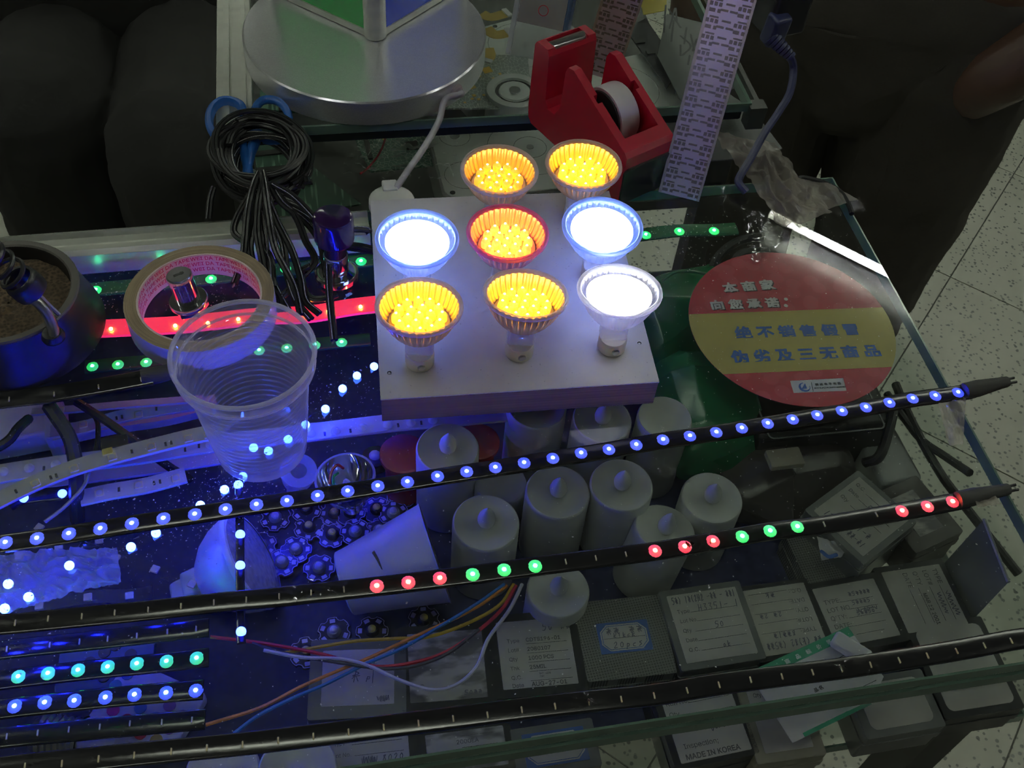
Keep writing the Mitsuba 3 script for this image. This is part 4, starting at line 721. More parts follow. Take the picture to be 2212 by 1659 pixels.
for i, (x, y, lit) in enumerate(stars):
    zt = SH+.0015+.0016*(i % 3) + (.012 if y > 1400 else 0)
    c = U(x, y, zt); a0 = _r2.uniform(0, 6.28)
    t = thing('star_board', 'small black star-shaped LED board with a yellow dot in the loose heap on the lining' if lit else 'small black star-shaped LED board with a clear lens in the loose heap on the lining', 'circuit board', 'loose star boards with a yellow dot' if lit else 'loose star boards with a clear lens')
    m = frame(c, (math.cos(a0), math.sin(a0), 0)); part(t, 'board', placed(_sb, m), 'm_star'); part(t, 'outline', placed(_so, m @ frame((0, 0, .0016), (1, 0, 0))), 'm_solder')
    for k in range(6):
        g = k*math.pi/3+math.pi/6
        if k not in (1,): part(t, 'pad', placed(_pad, m @ frame((.0071*math.cos(g), .0071*math.sin(g), .0016), (-math.sin(g), math.cos(g), 0))), 'm_solder')
    part(t, 'emitter', placed(_em, m @ frame((0, 0, .0016), (1, 0, 0))), 'm_black' if lit else 'm_grey_plastic')
    part(t, 'dome', placed(_dot, m @ frame((0, 0, .0049), (1, 0, 0))), 'm_yellow' if lit else 'm_white_plastic')
# large reflector lamp on its side
t = thing('reflector_lamp', 'large silver reflector lamp lying on its side under the glass, round lens to the right', 'lamp')
lc = U(545, 1210, SH+.033); lx = V(.96, .16, .42); lx /= np.linalg.norm(lx); m = zaxis(lc, lx, (0, 0, 1))
def lensf(p, n, uv): return mix((.18, .18, .20), (.36, .36, .38), noise(p.x*60, p.y*420, p.z*420))
pbr('m_silver', (.60, .60, .63), .35, .3); pbr('m_lens_face', mikit.proc(lensf), .25)
R_ = .0300
part(t, 'reflector', mv(lathe([(R_, -.003), (R_*.985, -.006), (R_*.90, -.014), (R_*.74, -.022), (R_*.50, -.029), (R_*.36, -.032)], 48), m), 'm_silver', 40)
part(t, 'lens', mv(lathe([(R_*.97, .0005), (R_*.80, .0018), (R_*.4, .0030), (.0001, .0034)], 48), m), 'm_lens_face', 40)
part(t, 'rim', mv(lathe([(R_*.96, .0012), (R_*1.02, .0008), (R_*1.03, -.0015), (R_, -.0032)], 48), m), 'm_white_plastic', 40)
part(t, 'socket', mv(cat(mv(rbox(.020, .017, .012, .002), frame((0, 0, -.036), (1, 0, 0))), mv(rbox(.015, .014, .010, .002), frame((0, 0, -.046), (1, 0, 0)))), m), 'm_white_plastic', 40)
# clear lens holder and small chrome bulb
t = thing('lens_holder', 'clear plastic lens holder under the glass right of the foot of the cup', 'lens'); c = U(645, 1018, -.045)
scene['m_frost'] = {'type': 'blendbsdf', 'weight': .5, 'a': {'type': 'thindielectric', 'int_ior': 1.5}, 'b': {'type': 'principledthin', 'base_color': rgb((.8, .8, .82)), 'roughness': .3, 'diff_trans': 1.0}}
part(t, 'cone', mv(ribbed([(.0110, .0), (.0108, -.004), (.0090, -.014), (.0060, -.020), (.0050, SH+.0014+.045)], 12, .04), zaxis(c, (.15, -.25, 1))), 'm_frost', True)
part(t, 'flange', mv(lathe([(.0050, .0006), (.0112, .0010), (.0114, .0), (.0112, -.0010)], 36), zaxis(c, (.15, -.25, 1))), 'm_frost', 40)
part(t, 'lens', mv(lathe([(.0048, .0), (.0036, .0022), (.0001, .0032)], 20), zaxis(c, (.15, -.25, 1))), 'm_clear', True)
t = thing('reflector_lamp', 'small chrome reflector lamp with coloured wires under the glass, cut by the blue strip', 'lamp'); c = U(745, 1030, -.030); m = zaxis(c, (-.1, .1, 1))
part(t, 'reflector', mv(lathe([(.0175, .0), (.0170, -.005), (.0140, -.014), (.0085, -.023), (.0060, -.030), (.0001, -.0305)], 44), m), 'm_chrome', 40)
part(t, 'rim', mv(lathe([(.0168, .0005), (.0180, .0008), (.0184, -.0006), (.0176, -.0020)], 44), m), 'm_frost', 40)
part(t, 'burner', mv(lathe([(.0032, -.024), (.0032, -.008), (.0016, -.004), (.0001, -.0035)], 16), m), 'm_frost', True)
part(t, 'wire', tube(spline([U(712, 1046, -.030), U(716, 1020, -.026), U(728, 1005, -.024), U(742, 1012, -.030)], 6), .0009, 6), 'm_red'); pbr('m_wire_green', (.02, .35, .08), .4)
part(t, 'wire', tube(spline([U(722, 1052, -.030), U(720, 1032, -.026), U(730, 1022, -.028)], 6), .0009, 6), 'm_wire_green')
# remote controls
def remote(label, px, zt, keys, mat, w, h_, ang_px):
    t = thing('remote_control', label, 'remote control'); c = U(*px, zt); d = U(*ang_px[1], zt)-U(*ang_px[0], zt); m = frame(c, d)
    part(t, 'body', mv(prism(rrect(w, h_, .004), -.0065, 0, .001), m), mat)
    mi_ = np.linalg.inv(m)
    for x, y, k in keys:
        q = mi_ @ np.append(U(x, y, zt), 1); part(t, 'button', mv(prism(Point(q[0], q[1]).buffer(.0034, quad_segs=6), 0, .0009, .0003), m), 'm_key_'+k)
    return t
for k, c in dict(teal=(.05, .22, .30), blue=(.04, .12, .40), magenta=(.45, .03, .22), red=(.50, .04, .06), sky=(.20, .33, .55), violet=(.15, .07, .30), yellow=(.5, .38, .05), black=(.02, .02, .025)).items(): pbr('m_key_'+k, c, .5)
remote('white remote control with coloured round buttons under the glass, front left', (318, 1528), SH+.0085, [(250,1482,'teal'),(276,1457,'blue'),(245,1535,'magenta'),(274,1556,'red'),(304,1530,'blue'),(278,1508,'sky'),(336,1552,'sky'),(367,1525,'violet'),(394,1548,'violet'),(338,1500,'sky'),(304,1585,'red'),(338,1600,'yellow'),(366,1574,'violet')], 'm_white_plastic', .052, .040, ((250, 1482), (394, 1548)))
remote('dark blue remote control with black buttons beneath the green lights', (228, 1432), SH+.0075, [(226,1410,'black'),(195,1432,'black'),(256,1440,'black'),(166,1448,'black'),(225,1462,'black'),(283,1415,'black'),(250,1395,'black')], 'm_pack_blue', .052, .034, ((166, 1448), (256, 1440)))
pbr('m_pack_blue', (.02, .05, .12), .4)
# screw base lamp
t = thing('screw_base_lamp', 'white lamp with a metal screw base lying under the front left strips', 'lamp'); a, b = U(78, 1588, SH+.015), U(232, 1604, SH+.0155); d = b-a; m = zaxis(a, d, (0, 0, 1)); L_ = np.linalg.norm(d)
th = [(.0001, -.002), (.008, -.001), (.0105, .002)]
for k in range(6): th += [(.0118, .004+k*.0034), (.0108, .0057+k*.0034)]
part(t, 'screw_base', mv(lathe(th+[(.0125, .0255)], 32), m), 'm_steel', 40)
part(t, 'body', mv(lathe([(.0112, .0255), (.0120, .027), (.0140, L_+.004), (.0130, L_+.008), (.0001, L_+.008)], 40), m), 'm_white_plastic', 40)
# translucent crumpled bag
scene['m_bag_blue'] = {'type': 'blendbsdf', 'weight': .55, 'a': {'type': 'thindielectric', 'int_ior': 1.4}, 'b': {'type': 'principledthin', 'base_color': rgb((.80, .82, .86)), 'roughness': .4, 'diff_trans': 1.2}}
def crumple(a, s, seed=0): return lambda u, v, p: np.stack([a*.4*(meshkit.fbm(p*s, 4, seed+1)-.5), a*.4*(meshkit.fbm(p*s, 4, seed+2)-.5), a*(np.abs(meshkit.fbm(p*s, 4, seed)-.5)*2)], 1)
single('plastic_bag', 'crumpled frosted plastic bag glowing blue under the glass at the far left', 'bag', sheet([U(-60, 1200, -.034), U(255, 1188, -.034), U(262, 1262, -.034), U(-60, 1340, -.034)], 60, 36, crumple(.014, 110)), 'm_bag_blue', True)
# clear strips with white square LEDs
_sq = shared(rbox(.0046, .0046, .0016, .0003, 6))
for l, pts in (('clear strip with unlit white square LEDs beside the crumpled bag', [(-20, 1212), (42, 1205), (127, 1181), (214, 1167), (300, 1150)]), ('clear strip with unlit white square LEDs crossing behind the large reflector lamp', [(170, 1182), (250, 1205), (335, 1230), (415, 1262), (470, 1285)]), ('clear strip with unlit white square LEDs just above the tick marked black strip', [(20, 1330), (85, 1310), (190, 1291), (280, 1288), (330, 1280)]), ('clear strip with one unlit white square LED near the strip corner at the left', [(20, 1128), (85, 1140), (130, 1180)])):
    P = spline([U(x, y, -.055) for x, y in pts], 5); t = thing('led_strip', l, 'led strip')
    part(t, 'ribbon', ribbon(P, [(-.004, 0), (.004, 0), (.004, .0008), (-.004, .0008)]), 'm_clear_strip')
    for x, y in pts[1:-1]: part(t, 'led', placed(_sq, frame(U(x, y, -.0535), P[-1]-P[0])), 'm_led_off' if (x+y) % 2 else 'm_pcb_white')
# white flexible strips at the left
pbr('m_resistor', (.02, .02, .022), .4); _res = shared(rbox(.0013, .0030, .0007, .0002, 6)); _w5 = shared(rbox(.0050, .0050, .0014, .0004, 6)); _w5d = shared(lathe([(.0017, .0007), (.0017, .0009), (.0001, .0009)], 14)); _halo3 = shared(lathe([(.0030, .0), (.0027, .0014), (.0015, .0023), (.0001, .0026)], 14), True)
def white_strip(label, pts, z, wid, comps, th=.0016):
    P = spline([U(x, y, z) for x, y in pts], 6); t = thing('led_strip', label, 'led strip')
    part(t, 'ribbon', ribbon(P, [(-wid/2, 0), (wid/2, 0), (wid/2, th*.7), (wid*.46, th), (-wid*.46, th), (-wid/2, th*.7)]), 'm_pcb_white')
    for x, y, k in comps:
        c = U(x, y, z+th); i = np.argmin(np.linalg.norm(P-c, axis=1)); d = P[min(i+1, len(P)-1)]-P[max(i-1, 0)]; m = frame(c, d)
        if k == 'r': part(t, 'resistor', placed(_res, m), 'm_resistor')
        elif k == 'l': part(part(t, 'led', placed(_w5, m), 'm_led_off'), 'window', placed(_w5d, m), 'm_pcb_white')
        else: part(t, 'led_lens', placed(_halo3, m), 'm_frost')
    return t
white_strip('long curved white LED strip under the glass, topmost of the pile at the left', [(-60, 1112), (0, 1082), (75, 1046), (160, 1013), (245, 988), (325, 967), (410, 946), (490, 930)], -.016, .0112, [(35,1062,'r'),(77,1045,'l'),(110,1032,'r'),(122,1028,'r'),(160,1013,'l'),(243,988,'l'),(285,976,'r'),(327,966,'l'),(358,960,'r'),(370,957,'r'),(407,948,'l'),(450,940,'l')])
white_strip('wide white strip with domed lenses running behind the cup and under the lamp board', [(-60, 1038), (0, 1026), (62, 1016), (160, 1002), (300, 985), (430, 964), (560, 950), (640, 940), (740, 928), (860, 914), (1000, 902), (1110, 892)], -.030, .0135, [(8,1020,'d'),(64,1012,'d'),(95,1012,'r'),(121,1005,'d'),(400,972,'r'),(430,964,'r'),(455,962,'d'),(672,938,'d'),(725,932,'d'),(783,925,'d'),(838,919,'d'),(888,914,'d'),(935,909,'d'),(702,938,'r'),(757,931,'r'),(860,919,'r'),(910,914,'r')])
white_strip('short white strip end under the glass below the long curved one', [(175, 1078), (240, 1064), (320, 1050), (402, 1028)], -.030, .0112, [(215,1066,'l'),(257,1058,'r'),(300,1049,'l'),(333,1044,'r'),(346,1041,'r'),(380,1034,'l')])
white_strip('white strip in the upper part of the pile under the short black strip', [(110, 935), (180, 925), (260, 902), (340, 888), (440, 872)], -.045, .010, [(180,918,'l'),(252,904,'r'),(264,901,'r'),(300,896,'l'),(338,884,'r')])
white_strip('white strip under the glass with small square lights close below the unlit black strip', [(70, 892), (170, 885), (260, 877), (350, 870), (440, 863)], -.040, .0055, [(130,887,'l')], )
white_strip('white strip with a blue-lit lower edge beneath the wide lens strip', [(-60, 1070), (60, 1048), (200, 1027), (330, 1010), (480, 988), (560, 975)], -.060, .012, [])
white_strip('white aluminium channel crossing the pile at the left', [(118, 950), (250, 922), (360, 905), (470, 878)], -.060, .012, [], .006)
t = thing('plastic_case', 'white plastic lamp case at the left edge under the glass', 'case')
part(t, 'body', mv(rbox(.062, .030, .020, .003), frame(U(35, 930, SH+.013), U(110, 905, 0)-U(0, 925, 0))), 'm_white_plastic', 40)
part(t, 'end_cap', mv(rbox(.008, .033, .022, .002), frame(U(118, 925, SH+.0135), U(110, 905, 0)-U(0, 925, 0))), 'm_white_plastic', 40)
def cable(name, label, cat_, pts, r, mat='m_black', sm=6, group=None): return single(name, label, cat_, tube(spline([U(*p) for p in pts], sm), r, 8), mat, 40, group)
cable('cable', 'thick black cable hanging down across the white strips at the left', 'cable', [(105, 876, -.006), (125, 905, -.008), (150, 945, -.012), (163, 1000, -.020), (166, 1080, -.030), (168, 1125, -.05)], .0042)
cable('cable', 'black cable running diagonally under the long curved white strip', 'cable', [(165, 868, -.020), (230, 910, -.024), (300, 960, -.030), (360, 1005, -.050), (410, 1036, -.070)], .0028)
cable('cable', 'thin black cable curling through the pile of white strips', 'cable', [(180, 880, -.03), (208, 905, -.03), (212, 940, -.03), (206, 985, -.035)], .0016)
cable('cable', 'thin grey wire dropping from the long curved strip towards the blue lights', 'cable', [(192, 1022, -.018), (180, 1052, -.018), (140, 1095, -.02), (97, 1128, -.02)], .0011, 'm_grey_plastic')
cable('cable', 'black cable at the far left pointing into the plastic case', 'cable', [(-40, 985, -.03), (15, 955, -.03), (40, 925, -.03), (62, 905, -.04)], .0030)
t = thing('plug_block', 'black plug block in the pile of white strips', 'plug'); part(t, 'body', mv(rbox(.016, .009, .008, .001), frame(U(250, 962, -.02), (1, .1, 0))), 'm_black', 40); part(t, 'tab', mv(rbox(.006, .005, .003, .0006), frame(U(233, 978, -.015), (1, .2, 0))), 'm_yellow', 40)
# green bags, black box and cables at the right
def gbag(p, n, uv): return mix((.008, .055, .025), (.015, .10, .045), fbm(p.x*40, p.y*40, p.z*40))
pbr('m_green_bag', mikit.proc(gbag), .28)
def blob(cs, step=.006, amp=.002, sc=60, seed=0):
    o = m3.Manifold()
    for hull in cs: o = o + m3.Manifold.batch_hull([m3.Manifold.sphere(r, 12).translate(tuple(map(float, p))) for p, r in hull])
    g = soft(o, step, 6); g.vertices = g.vertices+g.vertex_normals*(amp*2*(meshkit.fbm(g.vertices*sc, 3, seed)-.5))[:, None]; return g
single('green_bag', 'dark green shiny plastic bag behind the board, partly under the red sticker', 'bag', blob([[(U(1395, 690, -.045), .022), (U(1440, 640, -.045), .016), (U(1530, 600, -.04), .010), (U(1500, 690, -.05), .024), (U(1415, 755, -.055), .022)]]), 'm_green_bag', True)
single('green_bag', 'larger dark green plastic bag behind the right end candles below the sticker', 'bag', blob([[(U(1480, 850, -.05), .030), (U(1560, 840, -.055), .026), (U(1510, 960, -.055), .026), (U(1590, 930, -.056), .024)]], seed=3), 'm_green_bag', True)
pbr('m_dark_brown', (.014, .012, .011), .4)
t = thing('adapter_box', 'black plastic adapter box under the glass below the red sticker', 'box'); part(t, 'body', mv(rbox(.096, .050, .048, .006), frame(U(1742, 915, SH+.026), U(1900, 905, 0)-U(1580, 935, 0))), 'm_black', 40)
part(t, 'lid_line', mv(prism(rrect(.080, .046, .004).difference(rrect(.078, .044, .003)), .0, .0004), frame(U(1742, 925, SH+.026)+V(0, 0, .0241), U(1900, 905, 0)-U(1580, 935, 0))), 'm_grey_plastic')
single('black_bag', 'big dark plastic bag lying right of the candles under the green lit strip part', 'bag', blob([[(U(1600, 1080, -.068), .014), (U(1690, 1030, -.062), .020), (U(1790, 1010, -.066), .018), (U(1830, 1075, -.074), .008), (U(1700, 1130, -.072), .010), (U(1530, 1000, -.070), .012)]], amp=.003, seed=5), 'm_dark_brown', True)
t = thing('grey_box', 'grey plastic box under the glass at the right, its corner towards the cables', 'box'); part(t, 'body', mv(rbox(.044, .030, .026, .003), frame(U(1905, 1005, SH+.015), U(1960, 1050, 0)-U(1900, 940, 0))), 'm_grey_plastic', 40); part(t, 'wrap', sheet([U(1868, 1020, SH+.032), U(1910, 985, SH+.034), U(1905, 1030, SH+.036), U(1880, 1045, SH+.033)], 16, 16, crumple(.006, 300, 8)), 'm_film', True)
cable('cable', 'black cable dropping steeply from the right end of the blue strip', 'cable', [(1935, 860, -.03), (1922, 920, -.035), (1900, 985, -.04), (1868, 1000, -.05)], .0034)
cable('cable', 'black cable running from the blue strip end down to the red lights', 'cable', [(1935, 830, -.05), (1960, 890, -.05), (1995, 960, -.05), (2030, 1020, -.055), (2066, 1070, -.06), (2200, 1240, -.08)], .0030)
cable('cable', 'black cable bending right towards the taped edge of the glass', 'cable', [(1915, 850, -.05), (1950, 900, -.05), (1990, 950, -.05), (2040, 985, -.045), (2095, 1022, -.03)], .0026)
cable('cable', 'black cable loop under the glass above the red sticker', 'cable', [(1648, 512, -.05), (1600, 520, -.05), (1560, 545, -.05), (1540, 580, -.05), (1552, 605, -.05), (1575, 590, -.05), (1600, 550, -.05), (1660, 545, -.05)], .0036)
cable('cord', 'thin pale cord looped beside the sticker and the black box', 'cord', [(1530, 770, -.03), (1560, 820, -.035), (1580, 850, -.035), (1590, 900, -.04), (1570, 890, -.04), (1572, 850, -.04), (1590, 860, -.04), (1598, 905, -.04)], .0009, 'm_grey_plastic')
cable('cord', 'thin green cord arching over the upper green bag', 'cord', [(1425, 610, -.02), (1455, 590, -.018), (1490, 586, -.02), (1525, 592, -.025)], .0012, 'm_green_strip')
pbr('m_beige', (.26, .24, .19), .3)
single('plastic_piece', 'beige translucent plastic piece lying on the black box', 'plastic piece', mv(prism(rrect(.022, .013, .001), 0, .004, .0006), frame(U(1693, 995, -.028), U(1740, 1008, 0)-U(1655, 1018, 0))), 'm_beige')
t = thing('small_bag', 'small white bag with a blue print beside the tilted chip box', 'bag'); part(t, 'bag', sheet([U(1765, 1160, -.045), U(1835, 1185, -.045), U(1815, 1205, -.045), U(1772, 1215, -.045)], 14, 10, crumple(.004, 200, 4)), 'm_pcb_white', True); part(t, 'print', strokes([[U(1775, 1192, -.040)[:2], U(1790, 1203, -.040)[:2], U(1806, 1199, -.040)[:2]]], .0025).apply_translation((0, 0, -.040)), 'm_stk_blue')
# ---------------------------------------------------------------- chip boxes in the counter
def paper(p, n, uv): return mix((.28, .275, .255), (.34, .335, .31), fbm(p.x*90, p.y*90))
def worn(p, n, uv):
    f = fbm(p.x*55, p.y*130, 0., 4); return mix((.05, .05, .055), (.26, .255, .245), smoothstep(.36, .60, f))
pbr('m_paper', mikit.proc(paper), .7); pbr('m_paper_worn', mikit.proc(worn), .6); pbr('m_print', (.03, .03, .035), .6); pbr('m_pen', (.035, .035, .06), .6)
pbr('m_case_dark', (.012, .013, .014), .3, specular=.3); pbr('m_case_grey', (.075, .08, .08), .3); pbr('m_case_pale', (.17, .165, .13), .35); pbr('m_label_blue', (.012, .05, .19), .5)
ZP = -.0555
def grid(p, n, uv):
    q = p.x*math.cos(.06)+p.y*math.sin(.06); w = -p.x*math.sin(.06)+p.y*math.cos(.06)
    a, b = q*620-dr.floor(q*620), w*620-dr.floor(w*620)
    return mix((.11, .115, .108), (.038, .040, .038), dr.select((a > .35) & (b > .35), 1., 0.))
pbr('m_case_grid', mikit.proc(grid), .3)
def pack(label, quad, lines=(), pens=(), mat='m_case_dark', zt=ZP, rot=0, margin=(.005, .005), lab='m_paper', frame_=False, rnd=.0006, extra=None):
    """quad: the label's corners in the photograph (top left, top right, bottom right, bottom left). lines: (text, x, y, height) in the label's own unit square, y down;
    a text that starts with '_' is a ruled line from x to the given height's place."""
    q = [U(x, y, zt) for x, y in quad]; d = (q[1]-q[0])/np.linalg.norm(q[1]-q[0])+(q[2]-q[3])/np.linalg.norm(q[2]-q[3]); c = sum(q)/4
    w = (np.linalg.norm(q[1]-q[0])+np.linalg.norm(q[2]-q[3]))/2; h_ = (np.linalg.norm(q[3]-q[0])+np.linalg.norm(q[2]-q[1]))/2
    t = thing('chip_box', label, 'box', 'flat chip boxes in the counter'); m = frame(c, d)
    cw, ch = w+2*margin[0], h_+2*margin[1]
    zb = SH+.0013; hh = zt-zb
    part(t, 'lid', mv(prism(rrect(cw, ch, .0016), -.0085, -.0004, .0006), m), mat)
    part(t, 'tray', mv(prism(rrect(cw+.0012, ch+.0012, .0018), -.0145, -.0088, .0004), m), mat)
    part(t, 'lower_box', mv(cat(prism(rrect(cw-.0004, ch-.0004, .0016), -hh, -.0152, .0006)), m), mat)
    if lab:
        L = part(t, 'label', mv(prism(rrect(w, h_, rnd), -.0004, -.0001), m), lab)
        if rot: m = m @ frame((0, 0, 0), (math.cos(rot), math.sin(rot), 0))
        if abs(abs(rot)-math.pi/2) < .1: w, h_ = h_, w
        pr, pn = [], []
        for ln in lines:
            s, x, y, hh_ = ln[:4]
            if s == '_': pr.append(strokes([[((x-.5)*w, (.5-y)*h_), ((hh_-.5)*w, (.5-y)*h_)]], .00028))
            else: pr.append(mv(text2d(s, hh_*h_, len(ln) > 4), frame(((x-.5)*w, (.5-y)*h_, 0), (1, 0, 0))))
        for st in pens: pn.append(strokes([[((x-.5)*w, (.5-y)*h_) for x, y in st]], .00045))
        if pr: part(L, 'print', mv(cat(pr), m @ frame((0, 0, -.0001), (1, 0, 0))), 'm_print')
        if pn: part(L, 'handwriting', mv(cat(pn), m @ frame((0, 0, -.00005), (1, 0, 0))), 'm_pen')
        if extra: extra(t, L, m, w, h_)
    return t, m
_r4 = np.random.default_rng(11)
def hand(s, x, y, hx, hy, slant=.25):
    """Loose pen strokes for figures and letters: each character a few points in a 0..1 box."""
    G = {'5': [[(.8, 0), (.25, 0), (.2, .42), (.6, .40), (.75, .65), (.5, .95), (.1, .95)]], '0': [[(.5, .1), (.2, .4), (.3, .85), (.6, .85), (.75, .4), (.5, .1)]], '3': [[(.2, .05), (.7, .05), (.4, .4), (.75, .65), (.5, .95), (.15, .9)]],
         'H': [[(.2, 0), (.15, 1)], [(.2, .5), (.75, .45)], [(.8, 0), (.72, 1)]], '1': [[(.5, 0), (.45, 1)]], '-': [[(.1, .5), (.8, .45)]], 'o': [[(.5, .4), (.2, .65), (.4, .95), (.7, .7), (.5, .4)]], 'k': [[(.3, 0), (.25, 1)], [(.75, .4), (.3, .7), (.8, 1)]],
         'p': [[(.3, .4), (.2, 1.3)], [(.3, .45), (.7, .5), (.6, .85), (.3, .85)]], 'c': [[(.7, .45), (.3, .55), (.3, .9), (.7, .95)]], 's': [[(.7, .2), (.3, .35), (.65, .65), (.2, .95)]], '2': [[(.2, .25), (.5, .02), (.7, .3), (.2, .95), (.8, .9)]],
         '8': [[(.7, .1), (.3, .2), (.7, .7), (.4, .95), (.25, .7), (.7, .1)]], '7': [[(.2, .1), (.75, .1), (.4, 1)]], 'x': [[(.1, .1), (.8, .3), (.2, .5), (.9, .5)], [(.5, 0), (.4, .95)], [(.2, .7), (.5, .5), (.8, .9)]], ')': [[(.3, 0), (.6, .5), (.3, 1)]], '(': [[(.6, 0), (.3, .5), (.6, 1)]], ' ': []}
    out = []
    for i, ch in enumerate(s):
        for st in G.get(ch, G['x']): out.append([(x+(i+a*.8+slant*(1-b)*.5)*hx, y+b*hy) for a, b in st])
    return out
def scrib(x0, y0, x1, y1, n=14): return [[(x0+(x1-x0)*i/n+_r4.uniform(-.01, .01), (y0, y1)[i % 2]+_r4.uniform(-.02, .02)) for i in range(n+1)]]
pack('chip box with a blank handwritten label in a grey lid, below the crossing coloured wires', [(696,1407),(849,1400),(854,1521),(695,1526)], pens=hand('x', .38, .36, .18, .24)+hand('p', .60, .46, .1, .10)+[[(.72, .14), (.70, .62)]]+scrib(.77, .86, .93, .94, 20)+hand('c', .70, .15, .09, .12), mat='m_case_grey', margin=(.007, .007))
pack('chip box with a badly smudged label under the white looping wire', [(877,1370),(1037,1360),(1057,1505),(889,1520)], [('Q.C.', .07, .80, .05), ('_', .80, .70, .97)], pens=hand('50xx', .70, .88, .06, .06), lab='m_paper_worn')
pack('chip box labelled with six printed lines, type CDTS196-01', [(1068,1347),(1225,1332),(1252,1477),(1090,1489)], [('Type', .12, .325, .055), ('CDTS196-01', .375, .325, .055, 1), ('_', .375, .36, .93), ('Lot#', .12, .465, .055), ('2080107', .375, .465, .055, 1), ('_', .375, .50, .93), ('Qty', .12, .60, .055), ('1000 PCS', .375, .60, .055, 1), ('_', .375, .635, .93), ('Thk', .12, .735, .055), ('25MIL', .375, .735, .055, 1), ('_', .375, .77, .93), ('Q.C.', .12, .87, .055), ('PC-488', .50, .825, .03), ('RSC', .50, .865, .025), ('_', .375, .905, .93), ('Date', .12, .985, .055), ('AUG-27-01', .375, .985, .06, 1)], pens=hand('50 xx', .62, .07, .08, .11))
def blue_label(t, L, m, w, h_):
    p = rrect(w, h_, .0006)
    fr = Polygon([(-w/2+.005, -h_/2), (w/2-.005, -h_/2), (w/2, -h_/2+.005), (w/2, h_/2-.005), (w/2-.005, h_/2), (-w/2+.005, h_/2), (-w/2, h_/2-.005), (-w/2, -h_/2+.005)])
    part(L, 'border', mv(prism(p.difference(fr.buffer(-.0014)), 0, .0001), m), 'm_label_blue')
    part(L, 'inner_line', mv(prism(fr.buffer(-.0022).difference(fr.buffer(-.0025)), 0, .0001), m), 'm_label_blue')
def gridpack(t, L, m, w, h_): blue_label(t, L, m, w, h_)
t_, m_ = pack('grey gridded chip box with a small blue-bordered handwritten label', [(1286,1348),(1398,1338),(1410,1403),(1300,1415)], [('_', .10, .52, .90)], pens=hand('xx xx', .15, .18, .15, .22)+hand('k1kck', .28, .36, .09, .14)+hand('20pcs', .25, .64, .12, .2), mat='m_case_grid', margin=(.0108, .0150), extra=gridpack)
pack('chip box with a clean white label on which 50 and ok are written', [(1441,1287),(1591,1268),(1634,1409),(1482,1435)], [('Type', .08, .285, .055), ('_', .27, .285, .93), ('Lot No.', .08, .425, .055), ('_', .33, .425, .93), ('Qty', .08, .57, .055), ('_', .25, .57, .93), ('Date', .08, .71, .055), ('_', .25, .71, .93), ('Q.C.', .08, .85, .055), ('_', .25, .85, .93)], pens=hand('5x) 1x(2H2 -xx - xx1', .05, .04, .046, .10)+hand('H3351- 1', .38, .19, .075, .10)+hand('50', .54, .47, .07, .09)+hand('ok', .56, .77, .06, .08), mat='m_case_grey', margin=(.004, .004), zt=ZP+.003)
pack('chip box with an upside-down label in plain capitals, right of the one marked 50', [(1601,1278),(1740,1257),(1786,1398),(1645,1419)], [('TYPE:', .08, .32, .06), ('_', .30, .32, .90), ('LOT#:', .08, .47, .06), ('_', .30, .47, .90), ('QTY:', .08, .62, .06), ('_', .30, .62, .90), ('DATE:', .08, .77, .06), ('_', .30, .77, .90), ('Q.C.:', .08, .92, .06), ('_', .30, .92, .90)], pens=hand('xx (k)82 (x5xx', .06, .08, .06, .10)+hand('8xx1x', .40, .23, .07, .08)+hand('2x 2x', .50, .54, .07, .07)+hand('xk', .50, .84, .08, .07), rot=math.pi, margin=(.003, .003))
pack('chip box with a yellowish label of five capital lines, partly under the green price tag', [(1760,1273),(1890,1248),(1942,1373),(1803,1398)], [('TYPE:', .08, .30, .075), ('_', .34, .30, .86), ('LOT NO.:', .08, .44, .075), ('_', .42, .44, .88), ("Q'TY:", .08, .58, .075), ('_', .36, .58, .88), ('DATE:', .08, .72, .075), ('_', .36, .72, .88), ('Q.C.:', .08, .86, .075), ('_', .36, .86, .80)], pens=hand('x5xxx9', .50, .16, .06, .07)+hand('5xxx5', .50, .31, .06, .07)+scrib(.52, .47, .85, .50, 18)+hand('5xx50', .50, .50, .06, .06), margin=(.004, .004))
pack('chip box with a label turned sideways at the right end of the row', [(1905,1236),(2029,1219),(2091,1347),(1961,1369)], [('TYPE', .06, .16, .075), ('_', .34, .16, .9), ('LOT#', .06, .33, .075), ('_', .34, .33, .9), ("Q'TY", .06, .50, .075), ('MAR 12 2001', .42, .49, .06, 1), ('_', .34, .52, .9), ('DATE', .06, .67, .075), ('_', .34, .67, .9)], pens=scrib(.45, .06, .85, .12, 16)+scrib(.45, .22, .8, .28, 14), rot=-math.pi/2, margin=(.004, .004))
pack('chip box lying tilted across others in front of the dark bag, label with torn patches', [(1855,1029),(1958,1120),(1869,1206),(1759,1104)], [('Q.C.', .06, .16, .06), ('_', .28, .16, .9), ('Date', .06, .32, .06), ('_', .28, .32, .9), ('Qty', .06, .50, .06), ('_', .28, .50, .9)], pens=hand('50', .45, .26, .08, .10)+hand('H3351-x', .30, .64, .08, .10)+hand('1x(2H2-xx-x1', .12, .82, .065, .10), mat='m_case_grey', margin=(.004, .004), zt=-.040, rot=0)
pack('dark chip box with white patches at the right under the three red lights', [(1935,1075),(1985,1055),(2025,1140),(1975,1165)], pens=scrib(.1, .2, .8, .35, 10), mat='m_dark_brown', margin=(.010, .008), lab='m_paper_worn', zt=-.052)
pack('grey gridded chip box with no label beside the small white bag', [(1720,1170),(1800,1155),(1835,1222),(1752,1240)], mat='m_case_grid', margin=(.005, .007), lab=None, zt=-.062)
